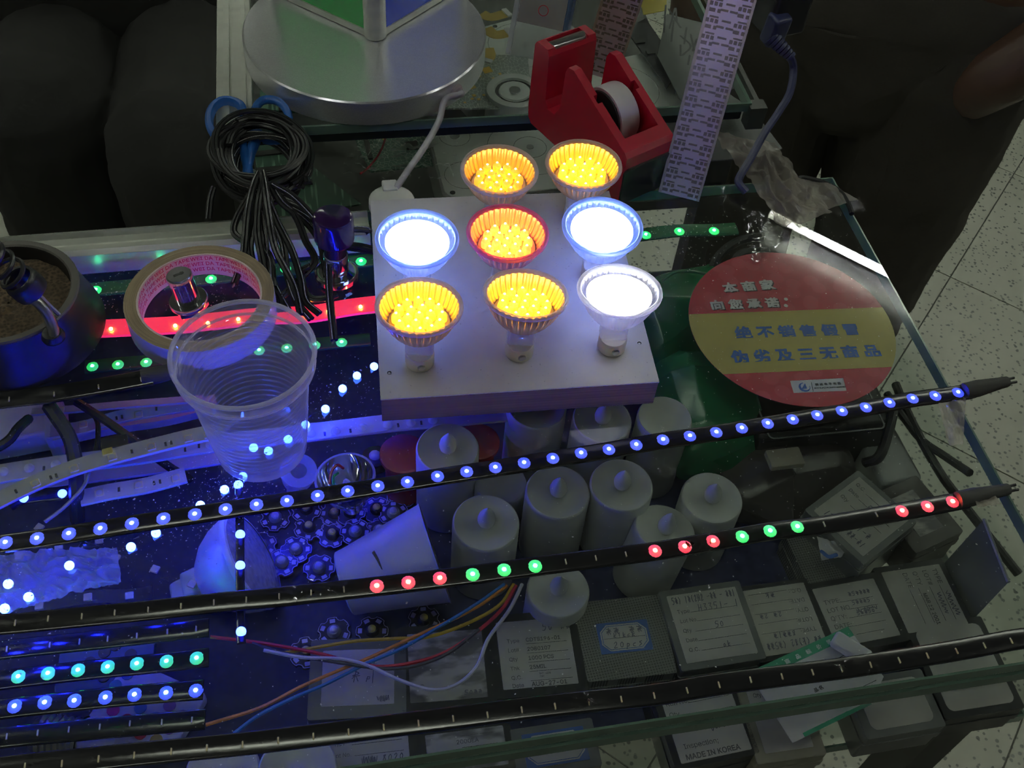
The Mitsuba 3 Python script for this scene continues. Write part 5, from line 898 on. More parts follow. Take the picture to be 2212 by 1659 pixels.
# boxes of the front row, seen through the top and through the front pane
pack('chip box of the front row marked Lot No. and 8020, at the lower picture edge', [(702,1610),(876,1590),(895,1690),(715,1712)], [('Type', .08, .05, .07), ('_', .3, .06, .92), ('Lot No.', .06, .30, .085), ('_', .33, .30, .93), ('Qty', .06, .70, .085), ('_', .30, .72, .93)], pens=scrib(.42, .36, .60, .50, 18)+hand('8020', .66, .34, .07, .15), margin=(.005, .003))
pack('chip box of the front row with 2000EA and thick black marker writing', [(915,1590),(1085,1566),(1100,1650),(930,1672)], [('_', .45, .14, .85), ('2000EA', .38, .34, .11), ('_', .45, .44, .9)], lab='m_paper_worn', margin=(.004, .003), extra=lambda t, L, m, w, h_: part(L, 'marker', mv(strokes([[((x-.5)*w, (.5-y)*h_) for x, y in s] for s in hand('c-7250-H8', .30, .48, .075, .26)], .0016), m), 'm_ink'))
pack('chip box of the front row with a blue-edged label, below the long unlit strip', [(1125,1588),(1258,1568),(1275,1640),(1140,1662)], mat='m_case_grey', margin=(.006, .004), extra=blue_label)
pack('chip box of the front row marked Run No. and MADE IN KOREA', [(1415,1490),(1580,1462),(1612,1618),(1478,1650)], [('Device Type', .04, .12, .065), ('_', .5, .13, .95), ('Run No.', .04, .245, .065), ('_', .36, .25, .95), ('Qty', .04, .40, .065), ('_', .3, .41, .95), ('Inspection;', .10, .83, .065), ('MADE IN KOREA', .08, .97, .068, 1)], pens=scrib(.55, .60, .75, .66, 8), margin=(.004, .003), mat='m_case_dark')
pack('pale yellowish chip box of the front row under the price tag', [(1600,1475),(1690,1462),(1775,1610),(1660,1625)], [('Lot No.', .05, .10, .05), ('Qty:', .10, .24, .055)], mat='m_case_pale', margin=(.006, .005))
pack('chip box of the front row with a round-cornered white label, second from the right end', [(1852,1480),(1985,1460),(2015,1555),(1880,1580)], [('_', .15, .30, .9)], pens=scrib(.15, .12, .5, .24, 9), mat='m_case_grey', margin=(.005, .004), rnd=.004)
pack('chip box of the front row with a round-cornered white label at the right end', [(1985,1362),(2122,1345),(2185,1515),(2040,1540)], [('_', .15, .72, .9)], pens=scrib(.6, .66, .85, .70, 7), mat='m_case_dark', margin=(.004, .004), rnd=.004)
# price tag with green band
t = thing('price_tag', 'white paper price tag with a green band and Chinese lettering lying across the chip boxes', 'price tag')
zt_ = -.044; a, b = U(1661, 1445, zt_), U(1832, 1366, zt_); m = frame((a+b)/2, b-a); w = np.linalg.norm(b-a)
part(t, 'paper', mv(prism(Polygon([(-w/2-.012, .003), (-w/2-.012, -.040), (w/2-.014, -.040), (w/2+.002, -.030), (w/2+.002, .003)]), -.0003, 0), m), 'm_pcb_white')
pbr('m_tag_green', (.012, .15, .085), .5)
part(t, 'green_band', mv(prism(sbox(-w/2-.012, -.003, w/2+.002, .003), 0, .0001), m), 'm_tag_green')
part(t, 'lower_band', mv(prism(sbox(-w/2-.004, -.040, w/2-.014, -.0378), 0, .0001), m), 'm_tag_green')
g = glyph2d('商品标价签', .0036, 2.0); part(t, 'lettering', mv(g, m @ frame((-w/2+.010, -.0018, .00012), (1, 0, 0))), 'm_stk_white')
part(t, 'small_lettering', mv(glyph2d('品名', .0030), m @ frame((-.012, -.022, .0001), (1, 0, 0))), 'm_print')
part(t, 'ruled_line', mv(strokes([[(-.02, -.013), (.024, -.010)], [(-.02, -.030), (.024, -.030)]], .0003), m @ frame((0, 0, .0001), (1, 0, 0))), 'm_print')
single('eraser', 'small white eraser with pen marks lying on the price tag', 'eraser', mv(rbox(.022, .010, .006, .002), frame(U(1838, 1402, -.040), U(1862, 1418, 0)-U(1815, 1388, 0))), 'm_pcb_white', 40)
t = thing('folded_card', 'dark grey plastic card standing slanted at the right end of the chip boxes', 'card')
q = [U(2035, 1222, -.060), U(2125, 1122, -.020), U(2178, 1258, -.020), U(2094, 1347, -.066)]
part(t, 'panel', sheet(q, 8, 8), 'm_case_grey'); part(t, 'edge', tube([q[1], q[2]], .0012, 6), 'm_grey_plastic')
# coloured wires
t = thing('wire_loom', 'loom of yellow, orange, red, blue, black and white wires crossing the chip boxes', 'wire')
for k, c in dict(yellow=(.50, .33, .03), orange=(.55, .20, .04), red=(.30, .015, .03), blue=(.015, .10, .32), black=(.02, .02, .03), white=(.55, .54, .56)).items(): pbr('m_w_'+k, c, .4)
zl = -.047
for k, l, pts in (('yellow', 'yellow wire', [(1110,1262),(1080,1306),(1018,1343),(930,1375),(850,1380),(770,1385),(700,1396),(650,1405),(600,1413)]), ('orange', 'orange wire', [(1095,1265),(1045,1302),(985,1335),(890,1378),(800,1420),(740,1445),(650,1484),(560,1530),(445,1566)]), ('blue', 'blue wire', [(1090,1262),(1030,1305),(960,1348),(870,1400),(790,1435),(700,1480),(640,1505),(560,1545),(505,1585)]), ('red', 'red wire', [(1115,1265),(1085,1315),(1030,1365),(960,1410),(890,1432),(820,1440),(750,1428),(690,1412),(600,1395),(540,1386),(455,1376)]), ('black', 'black wire', [(1035,1360),(970,1410),(900,1438),(830,1445),(760,1436),(660,1420),(600,1408),(545,1390)]), ('white', 'white wire', [(1128,1262),(1100,1318),(1055,1380),(1030,1440),(985,1480),(930,1490),(860,1468),(800,1440),(740,1424),(650,1420),(570,1405)])):
    part(t, 'wire', tube(spline([U(x, y, zl) for x, y in pts], 8), .00105, 6), 'm_w_'+k, 40, label=l); zl += .0007
# ---------------------------------------------------------------- on and in the second counter
# signed lamp base
LC = V(.0470, .7500, 0); LR, LT = .0955, .0215
pbr('m_brushed', mikit.proc(lambda p, n, uv: mix((.64, .64, .66), (.76, .76, .78), noise(p.x*1600, p.y*1600, p.z*1600))), .24, .72)
t = thing('rotating_sign', 'silver round base carrying a sign with green and blue faces on the second counter', 'sign')
part(t, 'base', mv(lathe([(.0001, .0006), (LR-.001, .0006), (LR, .0016), (LR, LT-.0012), (LR-.0012, LT), (.0001, LT)], 96), frame(LC, (1, 0, 0))), 'm_brushed', 40)
pc = U(812, 84, LT); pa, pb = U(685, -2, LT+.012), U(905, -2, LT+.012)
ga = V(*(pa-pc)[:2], 0); gb_ = V(*(pb-pc)[:2], 0); ga /= np.linalg.norm(ga); gb_ /= np.linalg.norm(gb_)
SL = .105; SHT = .26
p0, p1, p2 = pc, pc+ga*SL, pc+gb_*SL
part(t, 'post', mv(lathe([(.0001, 0), (.0080, 0), (.0088, .0010), (.0088, SHT), (.0001, SHT)], 28), frame(pc+V(0, 0, .0004)+ (ga+gb_)*.003, (1, 0, 0))), 'm_alu', 40)
pbr('m_sign_green', (.006, .26, .04), .3); pbr('m_sign_blue', (.012, .05, .55), .3)
for nm, g_, mt in (('green_panel', ga, 'm_sign_green'), ('blue_panel', gb_, 'm_sign_blue')):
    fr = frame(pc+V(0, 0, .0005), g_)
    part(t, nm, mv(box(.006, SL, -.0015, .0015, .0055, SHT-.005), fr), mt)
    part(t, 'bottom_rail', mv(box(.004, SL, -.0028, .0028, .0002, .0056), fr), 'm_alu')
    part(t, 'top_rail', mv(box(.004, SL, -.0028, .0028, SHT-.006, SHT), fr), 'm_alu')
    part(t, 'post', mv(lathe([(.0001, 0), (.005, 0), (.005, SHT), (.0001, SHT)], 20), frame(pc+g_*SL+V(0, 0, .0004), (1, 0, 0))), 'm_alu', 40)
part(t, 'back_panel', prism([(q_[0], q_[1]) for q_ in (p0+(ga+gb_)*.004, p1, p2)], LT+.004, LT+SHT-.004), 'm_grey_plastic')
gd = U(957, 182, .011)-LC; gd = V(gd[0], gd[1], 0)/np.linalg.norm(gd[:2]); gp = LC+gd*LR+V(0, 0, .0110)
pbr('m_pink_rubber', (.50, .44, .46), .5)
part(t, 'grommet', mv(lathe([(.0062, -.001), (.0062, .0012), (.0048, .0032), (.0030, .0036), (.0022, .002)], 24), zaxis(gp, gd, (0, 0, 1))), 'm_pink_rubber', 40)
pbr('m_cable_white', (.52, .50, .54), .4)
part(t, 'cord', tube(spline([gp+gd*.001, gp+gd*.006+V(0, 0, .0005), U(962, 215, .012), U(948, 262, .012), U(915, 320, .016), U(880, 370, .016), U(855, 408, .010), U(846, 425, .006)], 7), .0024, 10), 'm_cable_white', 40, label='white power cord')
t = thing('plug', 'round white plug with a square stub behind the lamp board', 'plug'); c = U(846, 437, .006)
part(t, 'body', mv(lathe([(.0001, -.005), (.0150, -.005), (.0160, -.003), (.0158, .002), (.0120, .0048), (.0001, .0052)], 36), frame(c, (1, 0, 0))), 'm_white_plastic', 40)
part(t, 'stub', mv(rbox(.0105, .011, .0085, .001), frame(c+V(0, .0115, .002), (1, 0, 0))), 'm_white_plastic', 40)
# acrylic card stand
t = thing('card_stand', 'clear acrylic block stand with cards between the sign and the tape dispenser', 'card holder')
q = [U(1092, 128, .006), U(1188, 150, .006), U(1292, 30, .006), U(1190, 10, .006)]
e1, e2 = V(*(q[1]-q[0])[:2], 0), V(*(q[3]-q[0])[:2], 0); fr = frame(q[0], e1); w1 = np.linalg.norm(e1)*1.25
part(t, 'base', mv(rbox(w1, .020, .009, .001), fr @ frame((w1/2, .008, -.001), (1, 0, 0))), 'm_clear', 40)
for yy, tl in ((.004, .5), (.016, .5)):
    part(t, 'panel', mv(box(0, w1, -.0012, .0012, 0, .070), fr @ frame((0, yy, .003), (1, 0, 0), (0, tl, 1))), 'm_clear')
for zz in (.0, ): part(t, 'side_edge', mv(box(-.0010, .0025, -.002, .002, 0, .070), fr @ frame((0, .004, .003), (1, 0, 0), (0, .5, 1))), 'm_frost')
crd = thing('card_stack', 'white cards with a red round stamp standing in the clear acrylic stand', 'card'); cf = fr @ frame((w1*.10, .009, .030), (1, 0, 0), (0, .5, 1))
part(crd, 'card', mv(box(0, w1*.80, -.0002, .0030, 0, .055), cf), 'm_paper')
part(crd, 'stamp', mv(prism(Point(w1*.42, .012).buffer(.0042).difference(Point(w1*.42, .012).buffer(.0035)), 0, .0001), cf @ np.array([[1, 0, 0, 0], [0, 0, -1, -.0003], [0, 1, 0, 0], [0, 0, 0, 1.]])), 'm_key_red')
part(crd, 'side_card', mv(box(w1*.80, w1*.82, .0005, .030, .0, .05), cf), 'm_pack_blue')
# white circuit panels leaning
def pat(p, n, uv): return mix((.56, .50, .53), (.63, .58, .60), fbm(p.x*40, p.y*40, p.z*40))
pbr('m_panel_face', mikit.proc(pat), .4); pbr('m_trace', (.115, .095, .075), .35); pbr('m_panel_edge', (.42, .38, .30), .5)
def led_panel(label, foot, head, wpx, zf, zh, n, back=.06):
    """A white circuit panel: foot and head are the pixels of the middle of its two ends."""
    t = thing('circuit_card', label, 'circuit board', 'white circuit panels leaning by the tape dispenser'); a, b = U(*foot, zf), U(*head, zh)
    d = b-a; L = np.linalg.norm(d); d /= L; view = a-CAM; x = np.cross(d, view); x /= np.linalg.norm(x); nrm = np.cross(x, d)
    if nrm @ view > 0: x = -x; nrm = -nrm
    wd = wpx
    m = np.eye(4); m[:3, 0], m[:3, 1], m[:3, 2], m[:3, 3] = x, d, nrm, a
    part(t, 'board', mv(box(-wd/2, wd/2, 0, L, -.0032, 0), m), 'm_panel_face')
    part(t, 'edge_strip', mv(cat(box(-wd/2, -wd/2+.0022, 0, L, 0, .0002), box(wd/2-.0022, wd/2, 0, L, 0, .0002)), m), 'm_panel_edge')
    for k in range(n):
        y0 = (k+.5)*L/n; h_ = L/n; pc_ = []
        for s in (-1, 1):
            x0 = s*wd*.31
            for dx_, dy_, w_, hh in ((-.0030, .18, .0022, .24), (0, .18, .0022, .24), (.0030, .18, .0022, .24), (-.0015, -.20, .0040, .22), (.0030, -.20, .0022, .22), (-s*.0062, -.10, .0050, .13), (-s*.0078, .28, .0030, .12), (.0008, .42, .0060, .10)):
                pc_.append(box(x0+dx_-w_/2, x0+dx_+w_/2, y0+(dy_-hh/2)*h_, y0+(dy_+hh/2)*h_, .0001, .0003))
        part(t, 'trace', mv(cat(pc_), m), 'm_trace')
    return t, m, L
led_panel('white circuit panel with dark pads leaning right of the red tape dispenser', (1466, 425), (1612, -110), .030, .001, .17, 16)
_t, _m, _L = led_panel('white circuit panel with dark pads standing behind the red tape dispenser', (1292, 165), (1362, -60), .030, .004, .10, 8)
# hard drives and boards inside
def hdcol(p, n, uv): return mix((.58, .60, .58), (.70, .72, .70), fbm(p.x*30, p.y*30))
pbr('m_hd', mikit.proc(hdcol), .35, .25); pbr('m_hd_line', (.20, .205, .20), .5); pbr('m_pcb_green', mikit.proc(lambda p, n, uv: mix((.015, .055, .035), (.10, .20, .14), smoothstep(.55, .8, noise(p.x*520, p.y*36)))), .35); pbr('m_pcb_grey', mikit.proc(lambda p, n, uv: mix((.22, .25, .23), (.62, .66, .62), (lambda v: smoothstep(.10, .03, v[1]-v[0]))(voronoi(p.x*330, p.y*190)))), .3)
def pcb_fn(p, n, uv):
    a, b, r = voronoi(p.x*260, p.y*260); return mix((.035, .11, .08), (.45, .52, .46), smoothstep(.12, .04, b-a)*.8)
pbr('m_pcb_trace', mikit.proc(pcb_fn), .4)
def hdd(label, px, ang, z, flip=1, open_=False):
    t = thing('hard_drive', label, 'hard drive', 'hard drives in the second counter'); c = U(*px, z); m = frame(c, (math.cos(ang), math.sin(ang), 0))
    part(t, 'body', mv(prism(rrect(.140, .098, .010), S2+.0006-z, -.0012, .001), m), 'm_hd_line')
    part(t, 'cover', mv(prism(rrect(.136, .096, .012), -.0012, 0, .0005), m), 'm_hd')
    for x, y, r in ((.012*flip, .006, .036), (.012*flip, .006, .014), (-.048*flip, -.022, .017), (-.048*flip, .028, .013)):
        part(t, 'groove', mv(prism(Point(x, y).buffer(r, quad_segs=16).difference(Point(x, y).buffer(r-.0005, quad_segs=16)), 0, .0001), m), 'm_hd_line')
    for x, y, r in ((.012*flip, .006, .003), (-.048*flip, .028, .0042)): part(t, 'hub', mv(prism(Point(x, y).buffer(r), 0, .0007, .0003), m), 'm_steel')
    for x, y in ((-.062, -.042), (.062, -.042), (-.062, .042), (.062, .042), (0, .044)): part(t, 'screw', mv(prism(Point(x, y).buffer(.0022), 0, .0004, .0002), m), 'm_black')
    part(t, 'vent', mv(prism(Point(.052*flip, -.014).buffer(.010, quad_segs=12), 0, .0001), m), 'm_steel')
    return t, m
hdd('grey hard drive behind the front pane under the two back row lamps', (1118, 330), .03, -.060)
hdd('grey hard drive under the glass behind the tape dispenser, round platter cover showing', (1370, 195), .25, -.060, -1)
hdd('grey hard drive under the glass between the sign base and the acrylic stand', (1120, 110), .35, -.066)
def circ(label, quad, z, pads=(), mat='m_pcb_trace', chips=()):
    t = thing('circuit_board', label, 'circuit board'); q = [U(x, y, z) for x, y in quad]
    part(t, 'board', prism([a[:2] for a in q], z-.0016, z), mat)
    for x, y, w in pads:
        c = U(x, y, z); part(t, 'gold_pad', mv(prism(sbox(-w/2, -w/2, w/2, w/2), 0, .0003), frame(c, (1, .3, 0))), 'm_gold')
    for x, y, w, h_ in chips: part(t, 'chip', mv(prism(rrect(w, h_, .0005), 0, .0014, .0003), frame(U(x, y, z), (1, .05, 0))), 'm_black')
    return t
circ('grey circuit board with gold pads under the glass behind the sign base', [(900, 235), (1150, 232), (1140, 120), (1050, 118), (985, 180)], -.045, [(1052,152,.008),(1016,187,.008),(1066,170,.0025),(1074,185,.0025),(1035,165,.0025),(1024,207,.003),(995,205,.0025),(1080,160,.0025),(1045,206,.0022),(1034,215,.0025),(1020,214,.0025),(1004,222,.002),(1092,165,.002),(1060,190,.002),(986,214,.002)], 'm_pcb_grey')
circ('dark green ribbed memory board at the left end of the second counter', [(545, 250), (600, 300), (780, 440), (600, 470), (545, 470)], -.092, (), 'm_pcb_green', [(590, 330, .05, .006), (600, 365, .05, .006), (610, 400, .05, .006)])
circ('green circuit board behind the front pane under the white cord', [(760, 285), (985, 275), (1000, 350), (800, 370)], -.07, [(830, 300, .003)], 'm_pcb_trace', [(795, 320, .004, .03), (890, 315, .010, .010), (950, 330, .006, .006)])
circ('dark circuit board under the glass along the left aluminium frame', [(555, 235), (790, 255), (700, 215), (575, 130)], -.080, (), 'm_pcb_green', [(600, 215, .03, .006), (640, 235, .03, .006)])
circ('dark circuit board under the glass at the right of the dispenser', [(1350, 60), (1440, 190), (1470, 150), (1395, 40)], -.055, (), 'm_star', [(1380, 90, .010, .008), (1405, 115, .008, .006)])
circ('black circuit board with pale print behind the front pane by the leaning panel', [(1480, 345), (1570, 330), (1560, 400), (1470, 410)], -.085, (), 'm_star', [(1520, 370, .016, .006)])
for l, pts in (('golden flat cable at the right rim of the sign base, upper one', [(1040, 30), (1060, 38), (1092, 30)]), ('golden flat cable at the right rim of the sign base, lower one', [(1050, 62), (1070, 76), (1096, 72)]), ('golden flat cable hanging beside the round drive cover', [(1052, 105), (1056, 120), (1050, 130)])):
    P = spline([U(x, y, -.035) for x, y in pts], 6); t = thing('flat_cable', l, 'cable'); part(t, 'cable', ribbon(P, [(-.006, 0), (.006, 0), (.006, .0004), (-.006, .0004)]), 'm_gold'); part(t, 'connector', mv(box(-.001, .004, -.006, .006, 0, .0015), frame(P[-1], P[-1]-P[-2])), 'm_pcb_white')
single('clear_bag', 'crumpled clear plastic bag behind the front pane left of the white cord', 'bag', sheet([U(770, 300, -.055), U(990, 290, -.055), U(980, 405, -.055), U(740, 380, -.055)], 46, 30, crumple(.016, 90, 12)), 'm_film', True)
cable('cable', 'thin red wire behind the front pane beside the clear bag', 'wire', [(840, 278, -.04), (820, 330, -.045), (795, 362, -.05), (778, 375, -.05)], .0009, 'm_red')
t = thing('note_sheet', "pale sheet with black marker strokes under the second counter's glass", 'paper'); zz = -.050
q = [U(1440, 30, zz), U(1560, 60, zz), U(1600, 185, zz), U(1480, 235, zz), U(1420, 120, zz)]
part(t, 'sheet', prism([a[:2] for a in q], zz-.0006, zz), 'm_case_grey')
part(t, 'marker', mv(strokes([[U(x, y, zz)[:2] for x, y in s] for s in ([(1438, 12), (1434, 70)], [(1444, 20), (1470, 60)], [(1446, 62), (1458, 18)], [(1455, 45), (1450, 90)], [(1460, 18), (1462, 48)], [(1483, 60), (1478, 95)], [(1470, 78), (1492, 100), (1474, 120)], [(1470, 98), (1470, 120)], [(1492, 75), (1500, 112)], [(1505, 85), (1496, 110)], [(1490, 120), (1486, 140)])], .0018), frame((0, 0, zz), (1, 0, 0))), 'm_ink')
single('beige_card', 'beige card under the glass at the upper picture edge beside the leaning panels', 'card', prism([U(x, y, -.05)[:2] for x, y in ((1375, -30), (1440, -30), (1440, 22), (1390, 32))], -.0506, -.05), 'm_key_yellow')
t = thing('dark_card', 'dark grey card under the plastic wrap at the right front end of the second counter', 'card'); part(t, 'card', prism([U(x, y, -.03)[:2] for x, y in ((1570, 200), (1625, 235), (1690, 320), (1640, 338), (1500, 350))], -.031, -.03), 'm_case_grey')
for l, px, z, R0 in (('round silver disc with a dark ring under the glass left of the tape dispenser', (1112, 196), -.042, .024),):
    t = thing('drive_disc', l, 'disc'); c = U(*px, z); f_ = frame(c, (1, 0, 0))
    part(t, 'disc', mv(lathe([(.0001, 0), (R0*.55, 0), (R0*.58, -.002), (R0*.70, -.002), (R0*.73, .0005), (R0, .0005), (R0*1.02, -.0005), (R0*1.02, S2+.0006-z), (.0001, S2+.0006-z)], 56), f_), 'm_hd', 40)
    part(t, 'ring', mv(prism(Point(0, 0).buffer(R0*.71, quad_segs=16).difference(Point(0, 0).buffer(R0*.575, quad_segs=16)), -.0019, -.0016), f_), 'm_black')
    part(t, 'hub', mv(prism(Point(0, 0).buffer(R0*.2), 0, .0012, .0004), f_), 'm_chrome')
for l, quad, z in (('silver metal shield strip under the glass along the front edge, left of the white cord', [(760, 268), (880, 262), (882, 282), (762, 288)], -.075), ('pale connector board under the glass at the front right rim of the sign base', [(880, 226), (960, 222), (955, 246), (885, 250)], -.055)):
    t = circ(l, quad, z, (), 'm_hd', [((quad[0][0]+quad[1][0])/2, (quad[0][1]+quad[2][1])/2, .012, .003)])
# plastic wrap and adhesive tape at the corner
def wr(u, v, p):
    n1 = meshkit.fbm(p*[70, 70, 0]+3, 4, 3); n2 = np.abs(meshkit.noise(p*[120, 45, 0], 6)-.5)*2
    return np.stack([.010*(meshkit.fbm(p*60, 3, 8)-.5), .010*(meshkit.fbm(p*60, 3, 9)-.5), .012*n1+.010*(1-n2)**3*np.sin(math.pi*np.clip(u, .02, .98))*np.sin(math.pi*np.clip(v, .02, .98))], 1)
single('plastic_wrap', 'crumpled brownish plastic wrap tying the corners of the two counters together', 'plastic wrap', sheet([U(1535, 300, -.010), U(1670, 320, -.008), U(1795, 478, .002), U(1690, 505, .002)], 70, 70, wr), 'm_wrap', True)
single('plastic_wrap', 'second fold of plastic wrap along the back right corner of the glass', 'plastic wrap', sheet([U(1650, 400, .001), U(1760, 392, .001), U(1850, 440, .001), U(1730, 478, .001)], 60, 40, lambda u, v, p: wr(u, v, p)*[.5, .5, .6]), 'm_wrap', True)
def adh(label, quad, z=.0012, a=.0012, s=420, seed=0, mat='m_film', nu=36): return single('adhesive_tape', label, 'tape', sheet([U(x, y, z) for x, y in quad], nu, 20, lambda u, v, p: np.stack([u*0, u*0, a*(meshkit.fbm(p*s, 3, seed)-.4)*1.2], 1)), mat, True)
adh('wrinkled clear tape patch between the green strip lights and the tube reflection', [(1600, 445), (1625, 575), (1690, 525), (1700, 470)], mat='m_smoke', seed=1)
adh('clear tape strip at the back edge of the glass above the green strip lights', [(1515, 400), (1600, 396), (1580, 445), (1530, 420)], seed=2)
adh('clear tape patch at the right edge of the glass behind the tube reflection', [(1765, 445), (1855, 425), (1872, 455), (1790, 465)], seed=3)
adh('clear wrinkled tape holding the right edge of the round sticker', [(1845, 628), (1935, 620), (1948, 648), (1850, 645)], seed=4)
adh('clear tape hanging over the glass edge at the end of the blue strip', [(2025, 868), (2085, 858), (2080, 960), (2050, 965)], a=.004, s=260, seed=5, mat='m_wrap')
adh('clear tape over the end of the red and green strip', [(2095, 1062), (2140, 1052), (2160, 1090), (2110, 1098)], .004, .004, 300, 6, 'm_wrap')
adh('clear tape over the middle of the red and green strip above the leaning candle', [(1478, 1150), (1530, 1135), (1555, 1300), (1500, 1310)], .0034, .0010, 300, 7)
adh('clear tape over the long unlit strip right of the tick marked middle', [(1210, 1492), (1310, 1480), (1330, 1520), (1215, 1530)], .0036, .0012, 300, 8)
adh('clear tape over the long unlit strip below the price tag', [(1810, 1402), (1905, 1390), (1900, 1450), (1800, 1452)], .0036, .0022, 300, 9)
adh('clear tape over the red and green strip beside the lying white cup', [(600, 1262), (745, 1240), (752, 1262), (660, 1330)], .0034, .0012, 300, 10)
adh('large square of clear tape on the glass at the left under the tick marked strip', [(75, 1290), (365, 1245), (362, 1372), (80, 1330)], .0008, .0003, 200, 11)
adh('clear tape on the candle covered by the right corner of the board', [(1385, 890), (1420, 880), (1465, 1030), (1425, 1035)], -.004, .003, 300, 12)
# power supply hanging at the right
pbr('m_navy', (.012, .014, .050), .35)
t = thing('power_supply', 'dark blue power supply with a ribbed cable sleeve before the standing person', 'power supply'); c = U(1690, 10, .07)
part(t, 'body', mv(rbox(.034, .030, .040, .004), frame(c, (1, .2, 0))), 'm_black', 40)
part(t, 'plug', mv(rbox(.016, .014, .026, .003), frame(U(1676, 62, .06), (1, .3, 0), (-.2, -.2, 1))), 'm_navy', 40)
e0, e1 = U(1668, 82, .055), U(1708, 122, .045)
for k in range(7):
    q = e0+(e1-e0)*k/6; part(t, 'sleeve_rib', mv(lathe([(.0001, -.0014), (.0062-.0004*k, -.0014), (.0066-.0004*k, 0), (.0062-.0004*k, .0014), (.0001, .0014)], 16), zaxis(q, e1-e0, (0, 0, 1))), 'm_navy', 40)
part(t, 'cable', tube(spline([e1, U(1714, 150, .035), U(1706, 200, .025), U(1680, 245, .02), U(1650, 290, .016), U(1620, 345, .012), U(1600, 378, .010), U(1596, 395, .008), U(1612, 415, .004)], 7), [.0026]*0 or .0030, 8), 'm_navy', 40)
part(t, 'cord', tube(spline([c+V(0, 0, .02), c+V(.01, .03, .25), c+V(.02, .05, .6), c+V(.02, .05, 1.0)], 6), .0020, 6), 'm_black', 40)
single('cable', 'black cable taped along the back right corner of the glass', 'cable', tube(spline([U(x, y, .004) for x, y in ((1722, 388), (1735, 384), (1772, 392), (1812, 412), (1832, 440), (1840, 462))], 6), .0018, 8), 'm_black', 40)
# ---------------------------------------------------------------- people
def cloth(c0, c1, s): return mikit.proc(lambda p, n, uv: mix(c0, c1, .6*fbm(p.x*s, p.y*s, p.z*s)+.4*noise(p.x*900, p.y*900, p.z*900)))
pbr('m_trousers_brown', cloth((.016, .0135, .011), (.030, .026, .021), 26), .9); pbr('m_trousers_grey', cloth((.0045, .0045, .0045), (.010, .0098, .0094), 20), .9)
pbr('m_shirt', cloth((.016, .018, .022), (.030, .033, .040), 22), .9); pbr('m_skin', cloth((.045, .022, .014), (.065, .034, .022), 30), .5); pbr('m_seam', (.045, .039, .030), .8); pbr('m_hair', (.01, .009, .008), .6)
def creased(g, amp, sc, seed, axis=2):
    n = 2*np.abs(meshkit.fbm(g.vertices*sc, 3, seed)-.5); g.vertices = g.vertices+g.vertex_normals*(amp*(n-.3))[:, None]; return g
def hulls(*h):
    o = m3.Manifold()
    for a in h: o = o + m3.Manifold.batch_hull([m3.Manifold.sphere(r, 16).translate(tuple(map(float, p))) for p, r in a])
    return o
# standing person at the right: zero of z is the glass top, so the floor is at -0.92
pf = V(-.35, -.94, 0); pf /= np.linalg.norm(pf); ps = V(-pf[1], pf[0], 0)          # pf: where he faces, ps: his left
O = U(1880, 150, -.22); O = V(O[0], O[1], 0)-pf*.10
def B_(s, f, z): return O+ps*s+pf*f+V(0, 0, z-H)+(V(.34, .10, 0)*max(0, z-.92)/.5 if z > .92 else 0)
t = thing('person', 'person in dark brown jeans standing at the right, one hand in the pocket', 'person')
Lh, Rh = B_(.105, 0, .90), B_(-.10, 0, .90); Lk, Rk = B_(.115, .04, .50), B_(-.075, .0, .50); La, Ra = B_(.12, -.02, .09), B_(-.13, -.06, .09)
bodym = hulls([(B_(-.09, 0, .98), .12), (B_(.09, 0, .98), .12), (B_(-.10, 0, 1.25), .10), (B_(.10, 0, 1.25), .10)], [(B_(-.14, 0, 1.40), .065), (B_(.14, 0, 1.40), .065), (B_(-.1, 0, 1.22), .10), (B_(.1, 0, 1.22), .10)], [(B_(0, 0, 1.42), .055), (B_(0, .01, 1.52), .052)], [(B_(0, .02, 1.58), .075), (B_(0, .03, 1.68), .085), (B_(0, .05, 1.56), .05)], [(B_(0, .105, 1.615), .014), (B_(0, .08, 1.64), .012)])
_vd = U(2100, 170, 0)-CAM; _vd = V(_vd[0], _vd[1], 0)/np.linalg.norm(_vd[:2]); hand_pts = [U(2165, 108, -.205)-_vd*.075, U(2112, 150, -.235)-_vd*.055, U(2075, 230, -.28)+_vd*.03]
sh = B_(.185, 0, 1.37); el = U(2400, 30, -.10); wr_ = hand_pts[0]; kn = hand_pts[2]
bodym = bodym+chain([(sh, .058), (el, .046), (wr_, .038), (hand_pts[1], .036)])
palm = (hand_pts[1], kn)
for i, (o_, l_) in enumerate(((-.021, .068), (-.007, .078), (.007, .072), (.020, .056))):
    q0 = kn+V(o_, o_*.3, 0)+_vd*.05; q1 = q0+V(-.010, .004, -.030); q2 = q1+V(-.004, .004, -l_*.5); bodym = bodym+chain([(hand_pts[1]+V(o_*.6, 0, 0), .014), (q0, .0100), (q1, .0092), (q2, .0080)])
bodym = bodym+chain([(hand_pts[1]+_vd*.02, .014), (hand_pts[1]+V(-.02, 0, -.02)+_vd*.07, .0105), (hand_pts[1]+V(-.03, 0, -.045)+_vd*.09, .0085)])
rs = B_(-.185, 0, 1.37); bodym = bodym+chain([(rs, .058), (B_(-.25, -.02, 1.10), .043), (B_(-.22, .05, .90), .030), (B_(-.21, .07, .84), .032)])
for i in range(4): bodym = bodym+chain([(B_(-.21, .07, .84), .014), (B_(-.225+.014*i, .08, .79), .0095), (B_(-.222+.012*i, .09, .75), .0085)])
bodym = bodym+chain([(B_(-.20, .08, .85), .013), (B_(-.18, .10, .80), .009)])
